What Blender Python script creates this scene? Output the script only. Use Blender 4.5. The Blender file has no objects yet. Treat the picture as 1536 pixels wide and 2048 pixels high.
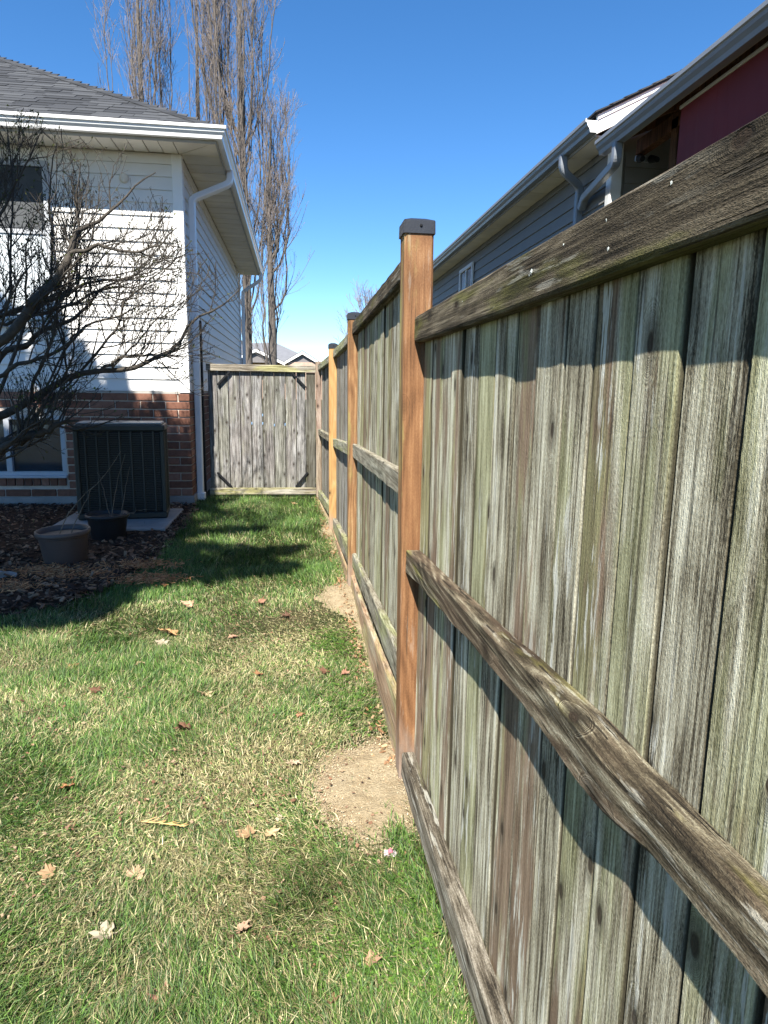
import bpy, bmesh, math, random
import numpy as np
from mathutils import Vector, Matrix

# ------------------------------------------------------------------ camera, sky, sun, exposure
S = bpy.context.scene
COL = S.collection
YAW, PITCH, ROLL, FPX, EYE = .132, .180, .0155, 1340.0, 1.35
cam_d = bpy.data.cameras.new('camera'); cam = bpy.data.objects.new('camera', cam_d); COL.objects.link(cam)
f = Vector((math.sin(YAW)*math.cos(PITCH), math.cos(YAW)*math.cos(PITCH), -math.sin(PITCH)))
r0 = Vector((math.cos(YAW), -math.sin(YAW), 0)); u0 = r0.cross(f)
r = math.cos(ROLL)*r0 + math.sin(ROLL)*u0; u = -math.sin(ROLL)*r0 + math.cos(ROLL)*u0
cam.matrix_world = Matrix(((r.x, u.x, -f.x, 0), (r.y, u.y, -f.y, 0), (r.z, u.z, -f.z, EYE), (0, 0, 0, 1)))
cam_d.sensor_fit = 'VERTICAL'; cam_d.sensor_height = 36; cam_d.sensor_width = 27
cam_d.lens = FPX/2048*36; cam_d.clip_start = .02; cam_d.clip_end = 3000
S.camera = cam

KX, KY = .30, .80
SUN = Vector((-KX, -KY, 1.0)).normalized()          # direction towards the sun
elev = math.asin(SUN.z); az = math.atan2(SUN.x, SUN.y)
W = bpy.data.worlds.new('World'); S.world = W; W.use_nodes = True
wn = W.node_tree; wn.nodes.clear()
sky = wn.nodes.new('ShaderNodeTexSky'); sky.sky_type = 'NISHITA'; sky.sun_disc = False
sky.sun_elevation = elev; sky.sun_rotation = az; sky.altitude = 1500; sky.air_density = .9
sky.dust_density = 0.0; sky.ozone_density = 3.0
bg = wn.nodes.new('ShaderNodeBackground'); bg.inputs['Strength'].default_value = .077
hs = wn.nodes.new('ShaderNodeHueSaturation'); hs.inputs['Saturation'].default_value = 1.24
wo = wn.nodes.new('ShaderNodeOutputWorld')
wn.links.new(sky.outputs[0], hs.inputs['Color']); wn.links.new(hs.outputs[0], bg.inputs['Color']); wn.links.new(bg.outputs[0], wo.inputs[0])
sd = bpy.data.lights.new('sun', 'SUN'); sd.energy = 4.6; sd.angle = math.radians(.5); sd.color = (1, .945, .85)
so = bpy.data.objects.new('sun', sd); COL.objects.link(so); so.rotation_euler = SUN.to_track_quat('Z', 'Y').to_euler()
so.location = (0, 0, 20)
S.view_settings.view_transform = 'Standard'; S.view_settings.look = 'None'
S.view_settings.exposure = 1.6; S.view_settings.gamma = 1.0; S.view_settings.use_curve_mapping = False

random.seed(7); RNG = np.random.default_rng(11)

# ------------------------------------------------------------------ node helper
class NT:
    def __init__(s, name):
        s.m = bpy.data.materials.new(name); s.m.use_nodes = True; s.t = s.m.node_tree; s.t.nodes.clear()
        s.out = s.n('ShaderNodeOutputMaterial'); s.b = s.n('ShaderNodeBsdfPrincipled'); s.l(s.b.outputs[0], s.out.inputs[0])
        s.tc = s.n('ShaderNodeTexCoord'); s.oi = s.n('ShaderNodeObjectInfo')
    def n(s, t, **k):
        x = s.t.nodes.new(t)
        for a, b in k.items(): setattr(x, a, b)
        return x
    def l(s, a, b): s.t.links.new(a, b)
    def put(s, sock, v):
        if hasattr(v, 'is_linked') or hasattr(v, 'links'): s.l(v, sock)
        else: sock.default_value = v
    def math(s, op, a, b=0.0, c=None, clamp=False):
        x = s.n('ShaderNodeMath', operation=op, use_clamp=clamp); s.put(x.inputs[0], a); s.put(x.inputs[1], b)
        if c is not None: s.put(x.inputs[2], c)
        return x.outputs[0]
    def vm(s, op, a, b):
        x = s.n('ShaderNodeVectorMath', operation=op); s.put(x.inputs[0], a); s.put(x.inputs[1], b); return x.outputs[0]
    def rng(s, v, a, b, c=0.0, d=1.0, smooth=False):
        x = s.n('ShaderNodeMapRange'); x.interpolation_type = 'SMOOTHSTEP' if smooth else 'LINEAR'
        s.put(x.inputs[0], v)
        for i, q in enumerate((a, b, c, d)): s.put(x.inputs[i+1], q)
        return x.outputs[0]
    def noise(s, vec, scale, detail=4, rough=.55, dist=0.0):
        x = s.n('ShaderNodeTexNoise'); s.l(vec, x.inputs['Vector']); x.inputs['Scale'].default_value = scale
        x.inputs['Detail'].default_value = detail; x.inputs['Roughness'].default_value = rough; x.inputs['Distortion'].default_value = dist
        return x.outputs['Fac']
    def mix(s, fac, a, b, mode='MIX'):
        x = s.n('ShaderNodeMix', data_type='RGBA', blend_type=mode); s.put(x.inputs[0], fac)
        s.put(x.inputs[6], a if not isinstance(a, tuple) else (*a[:3], 1)); s.put(x.inputs[7], b if not isinstance(b, tuple) else (*b[:3], 1)); return x.outputs[2]
    def ramp(s, fac, stops, interp='LINEAR'):
        x = s.n('ShaderNodeValToRGB'); s.l(fac, x.inputs[0]); e = x.color_ramp; e.interpolation = interp
        while len(e.elements) < len(stops): e.elements.new(.5)
        for i, (p, c) in enumerate(stops): e.elements[i].position = p; e.elements[i].color = (*c, 1)
        return x.outputs[0]
    def bump(s, h, strength=.5, dist=.01, normal=None):
        x = s.n('ShaderNodeBump'); s.l(h, x.inputs['Height']); x.inputs['Strength'].default_value = strength; x.inputs['Distance'].default_value = dist
        if normal is not None: s.l(normal, x.inputs['Normal'])
        return x.outputs[0]
    def coords(s, scale=(1, 1, 1), rnd=True):
        v = s.tc.outputs['Object']
        if rnd:
            q = s.n('ShaderNodeCombineXYZ')
            for i, k in enumerate((31.7, 53.1, 17.9)): s.l(s.math('MULTIPLY', s.oi.outputs['Random'], k), q.inputs[i])
            v = s.vm('ADD', v, q.outputs[0])
        return s.vm('MULTIPLY', v, scale)
    def done(s, col=None, rough=.8, bump=None, spec=.3, metal=0):
        if col is not None: s.put(s.b.inputs['Base Color'], col if not isinstance(col, tuple) else (*col[:3], 1))
        s.put(s.b.inputs['Roughness'], rough); s.b.inputs['Specular IOR Level'].default_value = spec; s.b.inputs['Metallic'].default_value = metal
        if bump is not None: s.l(bump, s.b.inputs['Normal'])
        return s.m

def wood(name, stops, along='Z', green=(.16, .19, .075), green_amt=.5, brown=(.17, .10, .06), brown_amt=.4, white_amt=.4,
         across=1.0, knots=True, crack=.5, spread=.25, bumpk=1.0, lichen=0.0, rough=.85, zgreen=None, ringk=.04, contrast=.11, edge=0.0, foot=0.0):
    """weathered timber: streaks, growth rings, knots, checks; 'along' is the grain axis"""
    t = NT(name); ax = {'X': 0, 'Y': 1, 'Z': 2}[along]
    def sc(a, l):
        v = [a*across]*3; v[ax] = l; return tuple(v)
    base = t.coords((1, 1, 1))
    # knots warp the grain around them
    sx_ = t.n('ShaderNodeSeparateXYZ'); t.l(base, sx_.inputs[0]); o3 = [i for i in range(3) if i != ax]
    kc = t.n('ShaderNodeCombineXYZ'); t.l(t.math('MULTIPLY', t.math('ADD', sx_.outputs[o3[0]], sx_.outputs[o3[1]]), 10.0*across), kc.inputs[0]); t.l(t.math('MULTIPLY', sx_.outputs[ax], 5.0), kc.inputs[1])
    kv = kc.outputs[0]; vor = t.n('ShaderNodeTexVoronoi', feature='F1', voronoi_dimensions='2D'); t.l(kv, vor.inputs['Vector']); vor.inputs['Scale'].default_value = 1.0
    vor.inputs['Randomness'].default_value = 1.0
    kd = vor.outputs['Distance']; sep = t.n('ShaderNodeSeparateColor'); t.l(vor.outputs['Color'], sep.inputs[0])
    gate = t.math('GREATER_THAN', sep.outputs[0], .66 if knots else 2.0)
    near = t.math('MULTIPLY', t.rng(kd, 0.0, .27, 1, 0, True), gate)
    n0 = t.noise(t.vm('MULTIPLY', base, sc(3.0, .7)), 1, 3, .5)
    warp = t.math('ADD', t.math('MULTIPLY', n0, 1.6), t.math('MULTIPLY', near, 1.3))
    streak = t.noise(t.vm('MULTIPLY', base, sc(40, 1.7)), 1, 6, .66)
    patch = t.noise(t.vm('MULTIPLY', base, sc(13, 4.5)), 1, 5, .6)
    fine = t.noise(t.vm('MULTIPLY', base, sc(210, 4)), 1, 4, .6)
    micro = t.noise(t.vm('MULTIPLY', base, sc(650, 170)), 1, 2, .7)
    wv = t.n('ShaderNodeTexWave', wave_type='BANDS', bands_direction='DIAGONAL', wave_profile='SIN')
    cmb = t.n('ShaderNodeCombineXYZ')
    for i in range(3): t.l(warp, cmb.inputs[i])
    t.l(t.vm('ADD', t.vm('MULTIPLY', base, sc(7.0, .16)), cmb.outputs[0]), wv.inputs['Vector'])
    wv.inputs['Scale'].default_value = 2.3; wv.inputs['Distortion'].default_value = 1.2; wv.inputs['Detail'].default_value = 2
    ring = wv.outputs['Fac']
    tone = t.math('ADD', t.math('ADD', t.math('MULTIPLY', streak, .42), t.math('MULTIPLY', fine, .38)), t.math('MULTIPLY', ring, ringk))
    tone = t.math('ADD', tone, t.math('MULTIPLY', micro, .24)); tone = t.math('ADD', tone, t.math('MULTIPLY', t.math('SUBTRACT', patch, .5), .26))
    tone = t.rng(tone, .52+ringk*.5-contrast, .52+ringk*.5+contrast)
    tone = t.math('ADD', tone, t.math('MULTIPLY', t.math('SUBTRACT', t.oi.outputs['Random'], .5), spread))
    col = t.ramp(tone, stops)
    rnd2 = t.math('FRACT', t.math('MULTIPLY', t.oi.outputs['Random'], 7.31))
    rnd3 = t.math('FRACT', t.math('MULTIPLY', t.oi.outputs['Random'], 23.77))
    # brown weathering
    bn = t.noise(t.vm('MULTIPLY', base, sc(10, 1.5)), 1, 5, .62)
    bf = t.math('MULTIPLY', t.rng(t.math('ADD', bn, t.math('MULTIPLY', t.math('SUBTRACT', rnd2, .5), .30)), .49, .60, 0, 1, True), brown_amt)
    col = t.mix(bf, col, t.mix(tone, tuple(c*.55 for c in brown), tuple(c*1.5 for c in brown)))
    # algae
    gn = t.noise(t.vm('MULTIPLY', base, sc(9, 1.5)), 1, 6, .62)
    gf = t.rng(t.math('ADD', gn, t.math('MULTIPLY', t.math('SUBTRACT', rnd3, .5), .20)), .49, .61, 0, 1, True)
    if zgreen:
        sepz = t.n('ShaderNodeSeparateXYZ'); t.l(t.tc.outputs['Object'], sepz.inputs[0])
        gf = t.math('MAXIMUM', gf, t.math('MULTIPLY', t.rng(sepz.outputs[2], zgreen[0], zgreen[1], 1, 0, True), t.rng(gn, .3, .5)))
    gf = t.math('MULTIPLY', gf, green_amt)
    col = t.mix(gf, col, t.mix(tone, tuple(c*.55 for c in green), tuple(c*1.6 for c in green)))
    # pale bleached flakes
    wf = t.math('MULTIPLY', t.rng(t.noise(t.vm('MULTIPLY', base, sc(55, 5)), 1, 5, .65), .56, .62, 0, 1, True), white_amt)
    wf = t.math('MULTIPLY', wf, t.rng(t.noise(t.vm('MULTIPLY', base, sc(6, 1.0)), 1, 3, .5), .44, .60, 0, 1, True))
    col = t.mix(wf, col, (.56, .56, .49))
    # checks
    cn = t.noise(t.vm('MULTIPLY', base, sc(110, 2.0)), 1, 3, .55)
    cf = t.math('MULTIPLY', t.rng(cn, .62, .67, 0, 1, True), crack)
    col = t.mix(cf, col, (.03, .024, .016))
    # knots
    kn = t.noise(t.vm('MULTIPLY', base, sc(40, 14)), 1, 2, .5)
    core = t.math('MULTIPLY', t.rng(t.math('ADD', kd, t.math('MULTIPLY', kn, .09)), .095, .135, 1, 0, True), gate)
    halo = t.math('MULTIPLY', t.rng(kd, .10, .22, .55, 0, True), gate)
    col = t.mix(halo, col, tuple(c*.45 for c in stops[1][1])); col = t.mix(t.math('MULTIPLY', core, .85), col, (.03, .02, .013))
    if edge > 0:       # shade of the gaps between boards, painted as dark edge bands
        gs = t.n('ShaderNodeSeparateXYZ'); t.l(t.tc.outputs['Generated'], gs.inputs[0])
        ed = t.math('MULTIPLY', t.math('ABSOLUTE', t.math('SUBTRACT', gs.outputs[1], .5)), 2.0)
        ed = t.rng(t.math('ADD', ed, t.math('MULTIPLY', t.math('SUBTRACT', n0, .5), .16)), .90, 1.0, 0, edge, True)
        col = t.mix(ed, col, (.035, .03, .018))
    if foot > 0:       # soil splash on the foot of the post
        fs = t.n('ShaderNodeSeparateXYZ'); t.l(t.tc.outputs['Object'], fs.inputs[0])
        ff = t.math('MULTIPLY', t.rng(t.math('ADD', fs.outputs[2], t.math('MULTIPLY', t.math('SUBTRACT', patch, .5), .35)), .06, .22, 1, 0, True), foot)
        col = t.mix(ff, col, (.26, .21, .17))
    if lichen > 0:
        lv = t.n('ShaderNodeTexVoronoi', feature='F1'); t.l(t.coords((1, 1, 1)), lv.inputs['Vector']); lv.inputs['Scale'].default_value = 34
        ls = t.n('ShaderNodeSeparateColor'); t.l(lv.outputs['Color'], ls.inputs[0])
        lf = t.math('MULTIPLY', t.rng(lv.outputs['Distance'], .16, .22, 1, 0), t.math('GREATER_THAN', ls.outputs[1], 1-lichen))
        col = t.mix(t.math('MULTIPLY', lf, .8), col, (.42, .45, .36))
    h = t.math('ADD', t.math('MULTIPLY', fine, 1.0), t.math('MULTIPLY', streak, .8))
    h = t.math('SUBTRACT', t.math('ADD', h, t.math('MULTIPLY', ring, ringk*2)), t.math('MULTIPLY', cf, 1.2))
    h = t.math('ADD', h, t.math('MULTIPLY', micro, .8)); h = t.math('SUBTRACT', h, t.math('MULTIPLY', core, .7))
    return t.done(col, rough, t.bump(h, .8*bumpk, .0035), .2)

def plain(name, col, rough=.5, var=.08, scale=6, metal=0, spec=.4, bmp=0.0, rvar=0.0):
    t = NT(name); n = t.noise(t.coords(), scale, 5, .6)
    k = t.rng(n, .3, .7, 1-var, 1+var)
    if rvar: k = t.math('MULTIPLY', k, t.rng(t.oi.outputs['Random'], 0, 1, 1-rvar, 1+rvar))
    cc = t.n('ShaderNodeCombineColor')
    for i in range(3): t.l(t.math('MULTIPLY', k, col[i]), cc.inputs[i])
    b = t.bump(t.noise(t.coords(), scale*8, 4, .7), bmp, .004) if bmp else None
    return t.done(cc.outputs[0], rough, b, spec, metal)

def attr_mat(name, rough=.8, trans=0.0, spec=.2):
    t = NT(name); a = t.n('ShaderNodeAttribute', attribute_name='Col'); t.l(a.outputs['Color'], t.b.inputs['Base Color'])
    t.b.inputs['Roughness'].default_value = rough; t.b.inputs['Specular IOR Level'].default_value = spec
    if trans:
        tr = t.n('ShaderNodeBsdfTranslucent'); t.l(a.outputs['Color'], tr.inputs[0]); mx = t.n('ShaderNodeMixShader'); mx.inputs[0].default_value = trans
        t.l(t.b.outputs[0], mx.inputs[1]); t.l(tr.outputs[0], mx.inputs[2]); t.l(mx.outputs[0], t.out.inputs[0])
    return t.m

# ------------------------------------------------------------------ materials
M = {}
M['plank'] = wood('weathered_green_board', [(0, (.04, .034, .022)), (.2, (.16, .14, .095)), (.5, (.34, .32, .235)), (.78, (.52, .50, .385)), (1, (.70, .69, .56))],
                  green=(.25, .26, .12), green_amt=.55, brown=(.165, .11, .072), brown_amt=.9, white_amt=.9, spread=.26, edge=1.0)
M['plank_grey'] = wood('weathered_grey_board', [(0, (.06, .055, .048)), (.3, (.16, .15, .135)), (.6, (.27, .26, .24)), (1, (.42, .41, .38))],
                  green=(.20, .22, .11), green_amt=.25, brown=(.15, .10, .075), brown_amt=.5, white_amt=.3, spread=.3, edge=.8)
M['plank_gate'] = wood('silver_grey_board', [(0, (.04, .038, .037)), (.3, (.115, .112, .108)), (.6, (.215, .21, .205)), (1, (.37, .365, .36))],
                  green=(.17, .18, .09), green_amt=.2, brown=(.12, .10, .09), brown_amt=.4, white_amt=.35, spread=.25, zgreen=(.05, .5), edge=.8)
M['rail'] = wood('mossy_dark_rail', [(0, (.016, .013, .008)), (.3, (.05, .040, .026)), (.6, (.095, .078, .052)), (1, (.20, .17, .12))], along='Y',
                  green=(.09, .09, .022), green_amt=.75, brown=(.12, .08, .05), brown_amt=.4, white_amt=.25, spread=.1, lichen=0, bumpk=1.3, crack=.8)
M['rail_mid'] = wood('split_grey_rail', [(0, (.012, .009, .006)), (.35, (.048, .038, .024)), (.6, (.12, .10, .066)), (.82, (.24, .215, .15)), (1, (.42, .395, .30))], along='Y',
                  green=(.20, .19, .045), green_amt=.7, brown=(.11, .075, .05), brown_amt=.55, white_amt=.3, spread=.1, lichen=0, bumpk=1.6, crack=.9, ringk=.13, contrast=.17)
M['rail_low'] = wood('worn_low_rail', [(0, (.022, .018, .013)), (.3, (.085, .072, .052)), (.6, (.17, .15, .115)), (1, (.36, .33, .27))], along='Y',
                  green=(.16, .165, .06), green_amt=.5, brown=(.11, .075, .055), brown_amt=.6, white_amt=.5, spread=.1, bumpk=1.3, crack=.8, ringk=.01)
M['rail_far'] = wood('grey_green_rail', [(0, (.07, .065, .045)), (.4, (.20, .19, .14)), (1, (.42, .41, .33))], along='Y',
                  green=(.22, .24, .09), green_amt=.55, brown=(.14, .10, .07), brown_amt=.3, white_amt=.25, spread=.1, bumpk=1.2)
M['rail_x'] = wood('gate_rail_wood', [(0, (.08, .07, .05)), (.4, (.22, .20, .16)), (1, (.46, .44, .37))], along='X',
                  green=(.25, .24, .07), green_amt=.6, brown=(.14, .10, .07), brown_amt=.3, white_amt=.25, spread=.1)
M['post'] = wood('new_orange_timber', [(0, (.07, .036, .016)), (.3, (.14, .072, .032)), (.6, (.22, .118, .054)), (.85, (.29, .17, .08)), (1, (.36, .26, .14))],
                 green=(.26, .26, .09), green_amt=.6, brown=(.15, .065, .03), brown_amt=.5, white_amt=.12, across=.8, crack=.45, spread=.1, bumpk=.5, ringk=.10, contrast=.17, foot=.8, rough=.7)
M['post_yellow'] = wood('new_yellow_timber', [(0, (.22, .11, .04)), (.4, (.34, .19, .075)), (1, (.46, .29, .13))],
                 green=(.34, .25, .09), green_amt=.2, brown=(.36, .18, .06), brown_amt=.3, white_amt=.1, across=.7, crack=.25, spread=.05, bumpk=.3, foot=.7, ringk=.10, contrast=.22, rough=.7)
M['post_old'] = wood('old_brown_timber', [(0, (.09, .06, .045)), (.4, (.20, .14, .11)), (1, (.36, .29, .24))], green_amt=.15, brown=(.22, .11, .07), brown_amt=.6, white_amt=.2, spread=.05)
M['kick'] = wood('kick_board_wood', [(0, (.10, .075, .05)), (.4, (.26, .20, .13)), (1, (.48, .40, .29))], along='Y', green=(.24, .24, .09), green_amt=.5, brown=(.28, .16, .09), brown_amt=.6, white_amt=.25)
M['cap'] = plain('black_cap_plastic', (.02, .022, .028), .42, .15, 20, bmp=.15)
M['black_metal'] = plain('black_metal', (.008, .009, .011), .7, .2, 15, spec=.2)
M['nail'] = plain('galvanised_nail', (.45, .46, .47), .4, .1, 20, metal=.8)
M['lichen'] = plain('pale_lichen', (.62, .66, .62), .95, .15, 60, bmp=.6)
M['siding'] = plain('white_vinyl_siding', (.72, .71, .69), .5, .035, 2.5, bmp=.05)
M['siding_n'] = plain('grey_vinyl_siding', (.195, .19, .18), .5, .05, 2.5, bmp=.05)
M['trim'] = plain('white_trim', (.80, .80, .79), .45, .03, 3)
M['soffit'] = plain('cream_soffit', (.72, .68, .60), .6, .14, 1.6, rvar=.05)
M['gutter'] = plain('white_gutter_enamel', (.78, .79, .80), .28, .05, 3, spec=.5)
M['gutter_n'] = plain('grey_gutter_enamel', (.20, .22, .25), .32, .08, 3, spec=.5)
M['fascia'] = plain('grey_fascia', (.36, .34, .31), .5, .1, 3)
M['mortar'] = plain('pale_mortar', (.48, .42, .36), .95, .15, 12, bmp=.4)
M['concrete'] = plain('grey_concrete', (.25, .24, .23), .9, .18, 5, bmp=.4)
M['win_frame'] = plain('window_frame_white', (.40, .42, .45), .4, .04, 3)
M['ac'] = plain('green_grey_enamel', (.022, .026, .023), .45, .1, 4, rvar=.06)
M['ac_top'] = plain('pale_grey_cover', (.22, .225, .22), .5, .15, 3)
M['ac_dark'] = plain('dark_coil', (.012, .014, .018), .7, .2, 8)
M['pot_tan'] = plain('taupe_plastic', (.080, .060, .054), .55, .12, 5, bmp=.1)
M['pot_black'] = plain('black_plastic_pot', (.015, .015, .017), .5, .2, 5)
M['soil'] = plain('potting_soil', (.05, .035, .025), .95, .4, 30, bmp=.8)
M['stem'] = plain('dry_stem', (.14, .115, .085), .8, .3, 20)
M['red'] = plain('dark_red_sheet', (.13, .012, .017), .7, .18, 1.4, bmp=.1)
M['lumber'] = wood('porch_timber', [(0, (.03, .014, .006)), (.4, (.08, .038, .018)), (1, (.16, .085, .04))], along='Z', green_amt=0, brown=(.2, .08, .04), brown_amt=.4, white_amt=0, crack=.1, bumpk=.3)
M['white_edge'] = plain('pale_edge_trim', (.60, .60, .58), .6, .1, 3)
M['twig'] = plain('magnolia_bark', (.05, .042, .033), .85, .35, 30, bmp=.6)
M['poplar'] = plain('poplar_bark', (.105, .09, .078), .9, .3, 6, bmp=.5)
M['poplar_twig'] = plain('poplar_twig_bark', (.20, .168, .15), .9, .25, 3)
M['far_twig'] = plain('grey_twig', (.26, .22, .22), .9, .2, 3)
M['far_roof'] = plain('far_roof_grey', (.14, .145, .16), .8, .1, 2)
M['far_brick'] = plain('far_wall_tan', (.42, .30, .23), .9, .15, 3)
M['far_dark'] = plain('far_gable_dark', (.16, .15, .15), .8, .1, 3)
M['far_tan'] = plain('tan_cladding', (.58, .44, .33), .8, .1, 3)
M['wrapper'] = plain('crumpled_wrapper', (.50, .43, .45), .35, .1, 20)
M['wrapper_pink'] = plain('wrapper_pink_print', (.45, .15, .20), .4, .2, 40)
M['blue_chalk'] = plain('blue_chalk', (.16, .27, .42), .9, .3, 60)

t = NT('fired_brick'); n = t.noise(t.coords(), 22, 6, .65); rr = t.oi.outputs['Random']
c = t.ramp(t.math('ADD', t.math('MULTIPLY', n, .6), t.math('MULTIPLY', rr, .45)), [(.1, (.075, .038, .028)), (.4, (.16, .076, .052)), (.65, (.235, .118, .083)), (.95, (.32, .195, .15))])
M['brick'] = t.done(c, .9, t.bump(n, .6, .006), .15)
t = NT('asphalt_shingle'); n = t.noise(t.coords(), 160, 3, .8); n2 = t.noise(t.coords(rnd=False), 1.6, 3, .5)
v = t.math('ADD', t.math('MULTIPLY', n, .35), t.math('ADD', t.math('MULTIPLY', t.oi.outputs['Random'], .38), t.math('MULTIPLY', n2, .3)))
M['shingle'] = t.done(t.ramp(v, [(.2, (.022, .024, .027)), (.5, (.043, .046, .052)), (.85, (.082, .087, .094))]), .95, t.bump(n, .7, .003), .2)
t = NT('dark_window_glass'); n = t.noise(t.coords(), 1.3, 3, .5)
M['glass'] = t.done(t.ramp(n, [(.3, (.012, .022, .032)), (.7, (.03, .05, .065))]), .06, None, .8)
M['screen'] = plain('dark_insect_screen', (.05, .055, .06), .6, .2, 3)
M['blind'] = plain('window_blind', (.55, .60, .64), .6, .05, 3)
t = NT('lawn_soil'); n = t.noise(t.coords(rnd=False), 3.2, 6, .6); n2 = t.noise(t.coords(rnd=False), 60, 5, .75)
c = t.mix(t.rng(n, .38, .62, 0, 1, True), (.035, .05, .015), (.10, .085, .045)); c = t.mix(t.rng(n2, .35, .65), c, t.mix(.5, c, (.02, .02, .01)))
M['ground'] = t.done(c, .97, t.bump(n2, .9, .02), .1)
t = NT('bare_sand'); n = t.noise(t.coords(rnd=False), 9, 5, .6); n2 = t.noise(t.coords(rnd=False), 140, 4, .8); n3 = t.noise(t.coords(rnd=False), 35, 4, .6)
c = t.ramp(t.math('ADD', t.math('MULTIPLY', n, .6), t.math('MULTIPLY', n2, .4)), [(.3, (.22, .165, .095)), (.5, (.36, .29, .185)), (.7, (.46, .395, .27))])
M['sand'] = t.done(c, .97, t.bump(t.math('ADD', n2, n3), .9, .012), .1)
t = NT('damp_mulch'); n = t.noise(t.coords(rnd=False), 30, 6, .7)
M['mulch'] = t.done(t.ramp(n, [(.3, (.012, .008, .006)), (.55, (.045, .028, .020)), (.8, (.12, .07, .045))]), .95, t.bump(n, 1, .02), .1)
M['blades'] = attr_mat('grass_blade', .55, .22, .25); M['bits'] = attr_mat('dry_litter', .85, .0, .15); M['leaf'] = attr_mat('leaf_tissue', .7, .25, .2)

# ------------------------------------------------------------------ object helpers
def raw(name, V, F, mat=None, smooth=False, col=None):
    """F: list/array of faces (quads and/or tris mixed as lists) or a dict {n: array}"""
    me = bpy.data.meshes.new(name); V = np.asarray(V, dtype=np.float32).reshape(-1, 3)
    if isinstance(F, dict):
        tot = np.concatenate([np.full(len(a), k, np.int32) for k, a in F.items()]); idx = np.concatenate([np.asarray(a, np.int32).ravel() for a in F.values()])
    else:
        tot = np.array([len(q) for q in F], np.int32); idx = np.array([i for q in F for i in q], np.int32)
    st = np.concatenate([[0], np.cumsum(tot)[:-1]]).astype(np.int32)
    me.vertices.add(len(V)); me.vertices.foreach_set('co', V.ravel()); me.loops.add(len(idx)); me.loops.foreach_set('vertex_index', idx)
    me.polygons.add(len(tot)); me.polygons.foreach_set('loop_start', st); me.polygons.foreach_set('loop_total', tot)
    me.polygons.foreach_set('use_smooth', np.full(len(tot), bool(smooth)))
    me.update(calc_edges=True); me.validate()
    if mat is not None: me.materials.append(mat)
    if col is not None:
        a = me.color_attributes.new('Col', 'FLOAT_COLOR', 'POINT'); c4 = np.ones((len(V), 4), np.float32); c4[:, :3] = col; a.data.foreach_set('color', c4.ravel())
    return me

def place(name, me, parent=None, loc=(0, 0, 0), rot=None, scale=None, label=None, kind=None, world=True):
    o = bpy.data.objects.new(name, me); COL.objects.link(o)
    l = Vector(loc)
    if parent is not None:
        o.parent = parent
        if world: l = l - root_loc(parent)
    o.location = l
    if rot: o.rotation_euler = rot
    if scale: o.scale = scale
    if label: o['label'] = label
    if kind: o['kind'] = kind
    return o

def root_loc(o):
    v = Vector(o.location)
    while o.parent is not None: o = o.parent; v += Vector(o.location)
    return v

def thing(name, label, cat, loc=(0, 0, 0), group=None):
    o = bpy.data.objects.new(name, None); o.empty_display_size = .1; COL.objects.link(o); o.location = loc
    o['label'] = label; o['category'] = cat
    if group: o['group'] = group
    return o

def tag(o, label, cat, group=None):
    o['label'] = label; o['category'] = cat
    if group: o['group'] = group
    return o

def box_me(name, size, mat, bev=.0, at=(0, 0, 0), taper=None):
    """box centred on 'at'"""
    bm = bmesh.new(); bmesh.ops.create_cube(bm, size=1.0)
    for v in bm.verts: v.co = Vector((v.co.x*size[0]+at[0], v.co.y*size[1]+at[1], v.co.z*size[2]+at[2]))
    if bev: bmesh.ops.bevel(bm, geom=bm.edges[:], offset=bev, segments=1, affect='EDGES')
    me = bpy.data.meshes.new(name); bm.to_mesh(me); bm.free()
    if mat: me.materials.append(mat)
    return me

def box(name, lo, hi, mat, parent=None, bev=0.0, **k):
    lo = Vector(lo); hi = Vector(hi); c = (lo+hi)/2; s = hi-lo
    return place(name, box_me(name, s, mat, bev), parent, c, **k)

def extrude_prof(name, prof, a, b, axis, mat, parent=None, **k):
    """profile points in the plane across 'axis' ('X': (y,z), 'Y': (x,z)), from a to b along it"""
    n = len(prof); V = []
    for s in (a, b):
        for p, q in prof: V.append((s, p, q) if axis == 'X' else (p, s, q))
    F = [(i, (i+1) % n, n+(i+1) % n, n+i) for i in range(n)] + [tuple(range(n))[::-1], tuple(range(n, 2*n))]
    me = raw(name, V, F, mat); fixn(me)
    return place(name, me, parent, (0, 0, 0), **k)

def fixn(me):
    bm = bmesh.new(); bm.from_mesh(me); bmesh.ops.recalc_face_normals(bm, faces=bm.faces[:]); bm.to_mesh(me); bm.free()

def sweep(pts, prof, up=(0, 0, 1)):
    """rectangular-ish profile [(a,b)] swept along pts; returns V,F"""
    pts = [Vector(p) for p in pts]; V = []; n = len(prof)
    prevx = None
    for i, p in enumerate(pts):
        t = (pts[min(i+1, len(pts)-1)]-pts[max(i-1, 0)]).normalized()
        if prevx is None:
            ref = Vector((0, 1, 0)) if abs(t.y) < .9 else Vector((1, 0, 0)); x = ref.cross(t).normalized()
        else: x = (prevx - t*prevx.dot(t)).normalized()
        prevx = x; y = t.cross(x)
        for a, b in prof: V.append(p+x*a+y*b)
    F = []
    for i in range(len(pts)-1):
        for j in range(n): F.append((i*n+j, i*n+(j+1) % n, (i+1)*n+(j+1) % n, (i+1)*n+j))
    F.append(tuple(range(n))[::-1]); F.append(tuple(range((len(pts)-1)*n, len(pts)*n)))
    return V, F

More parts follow.
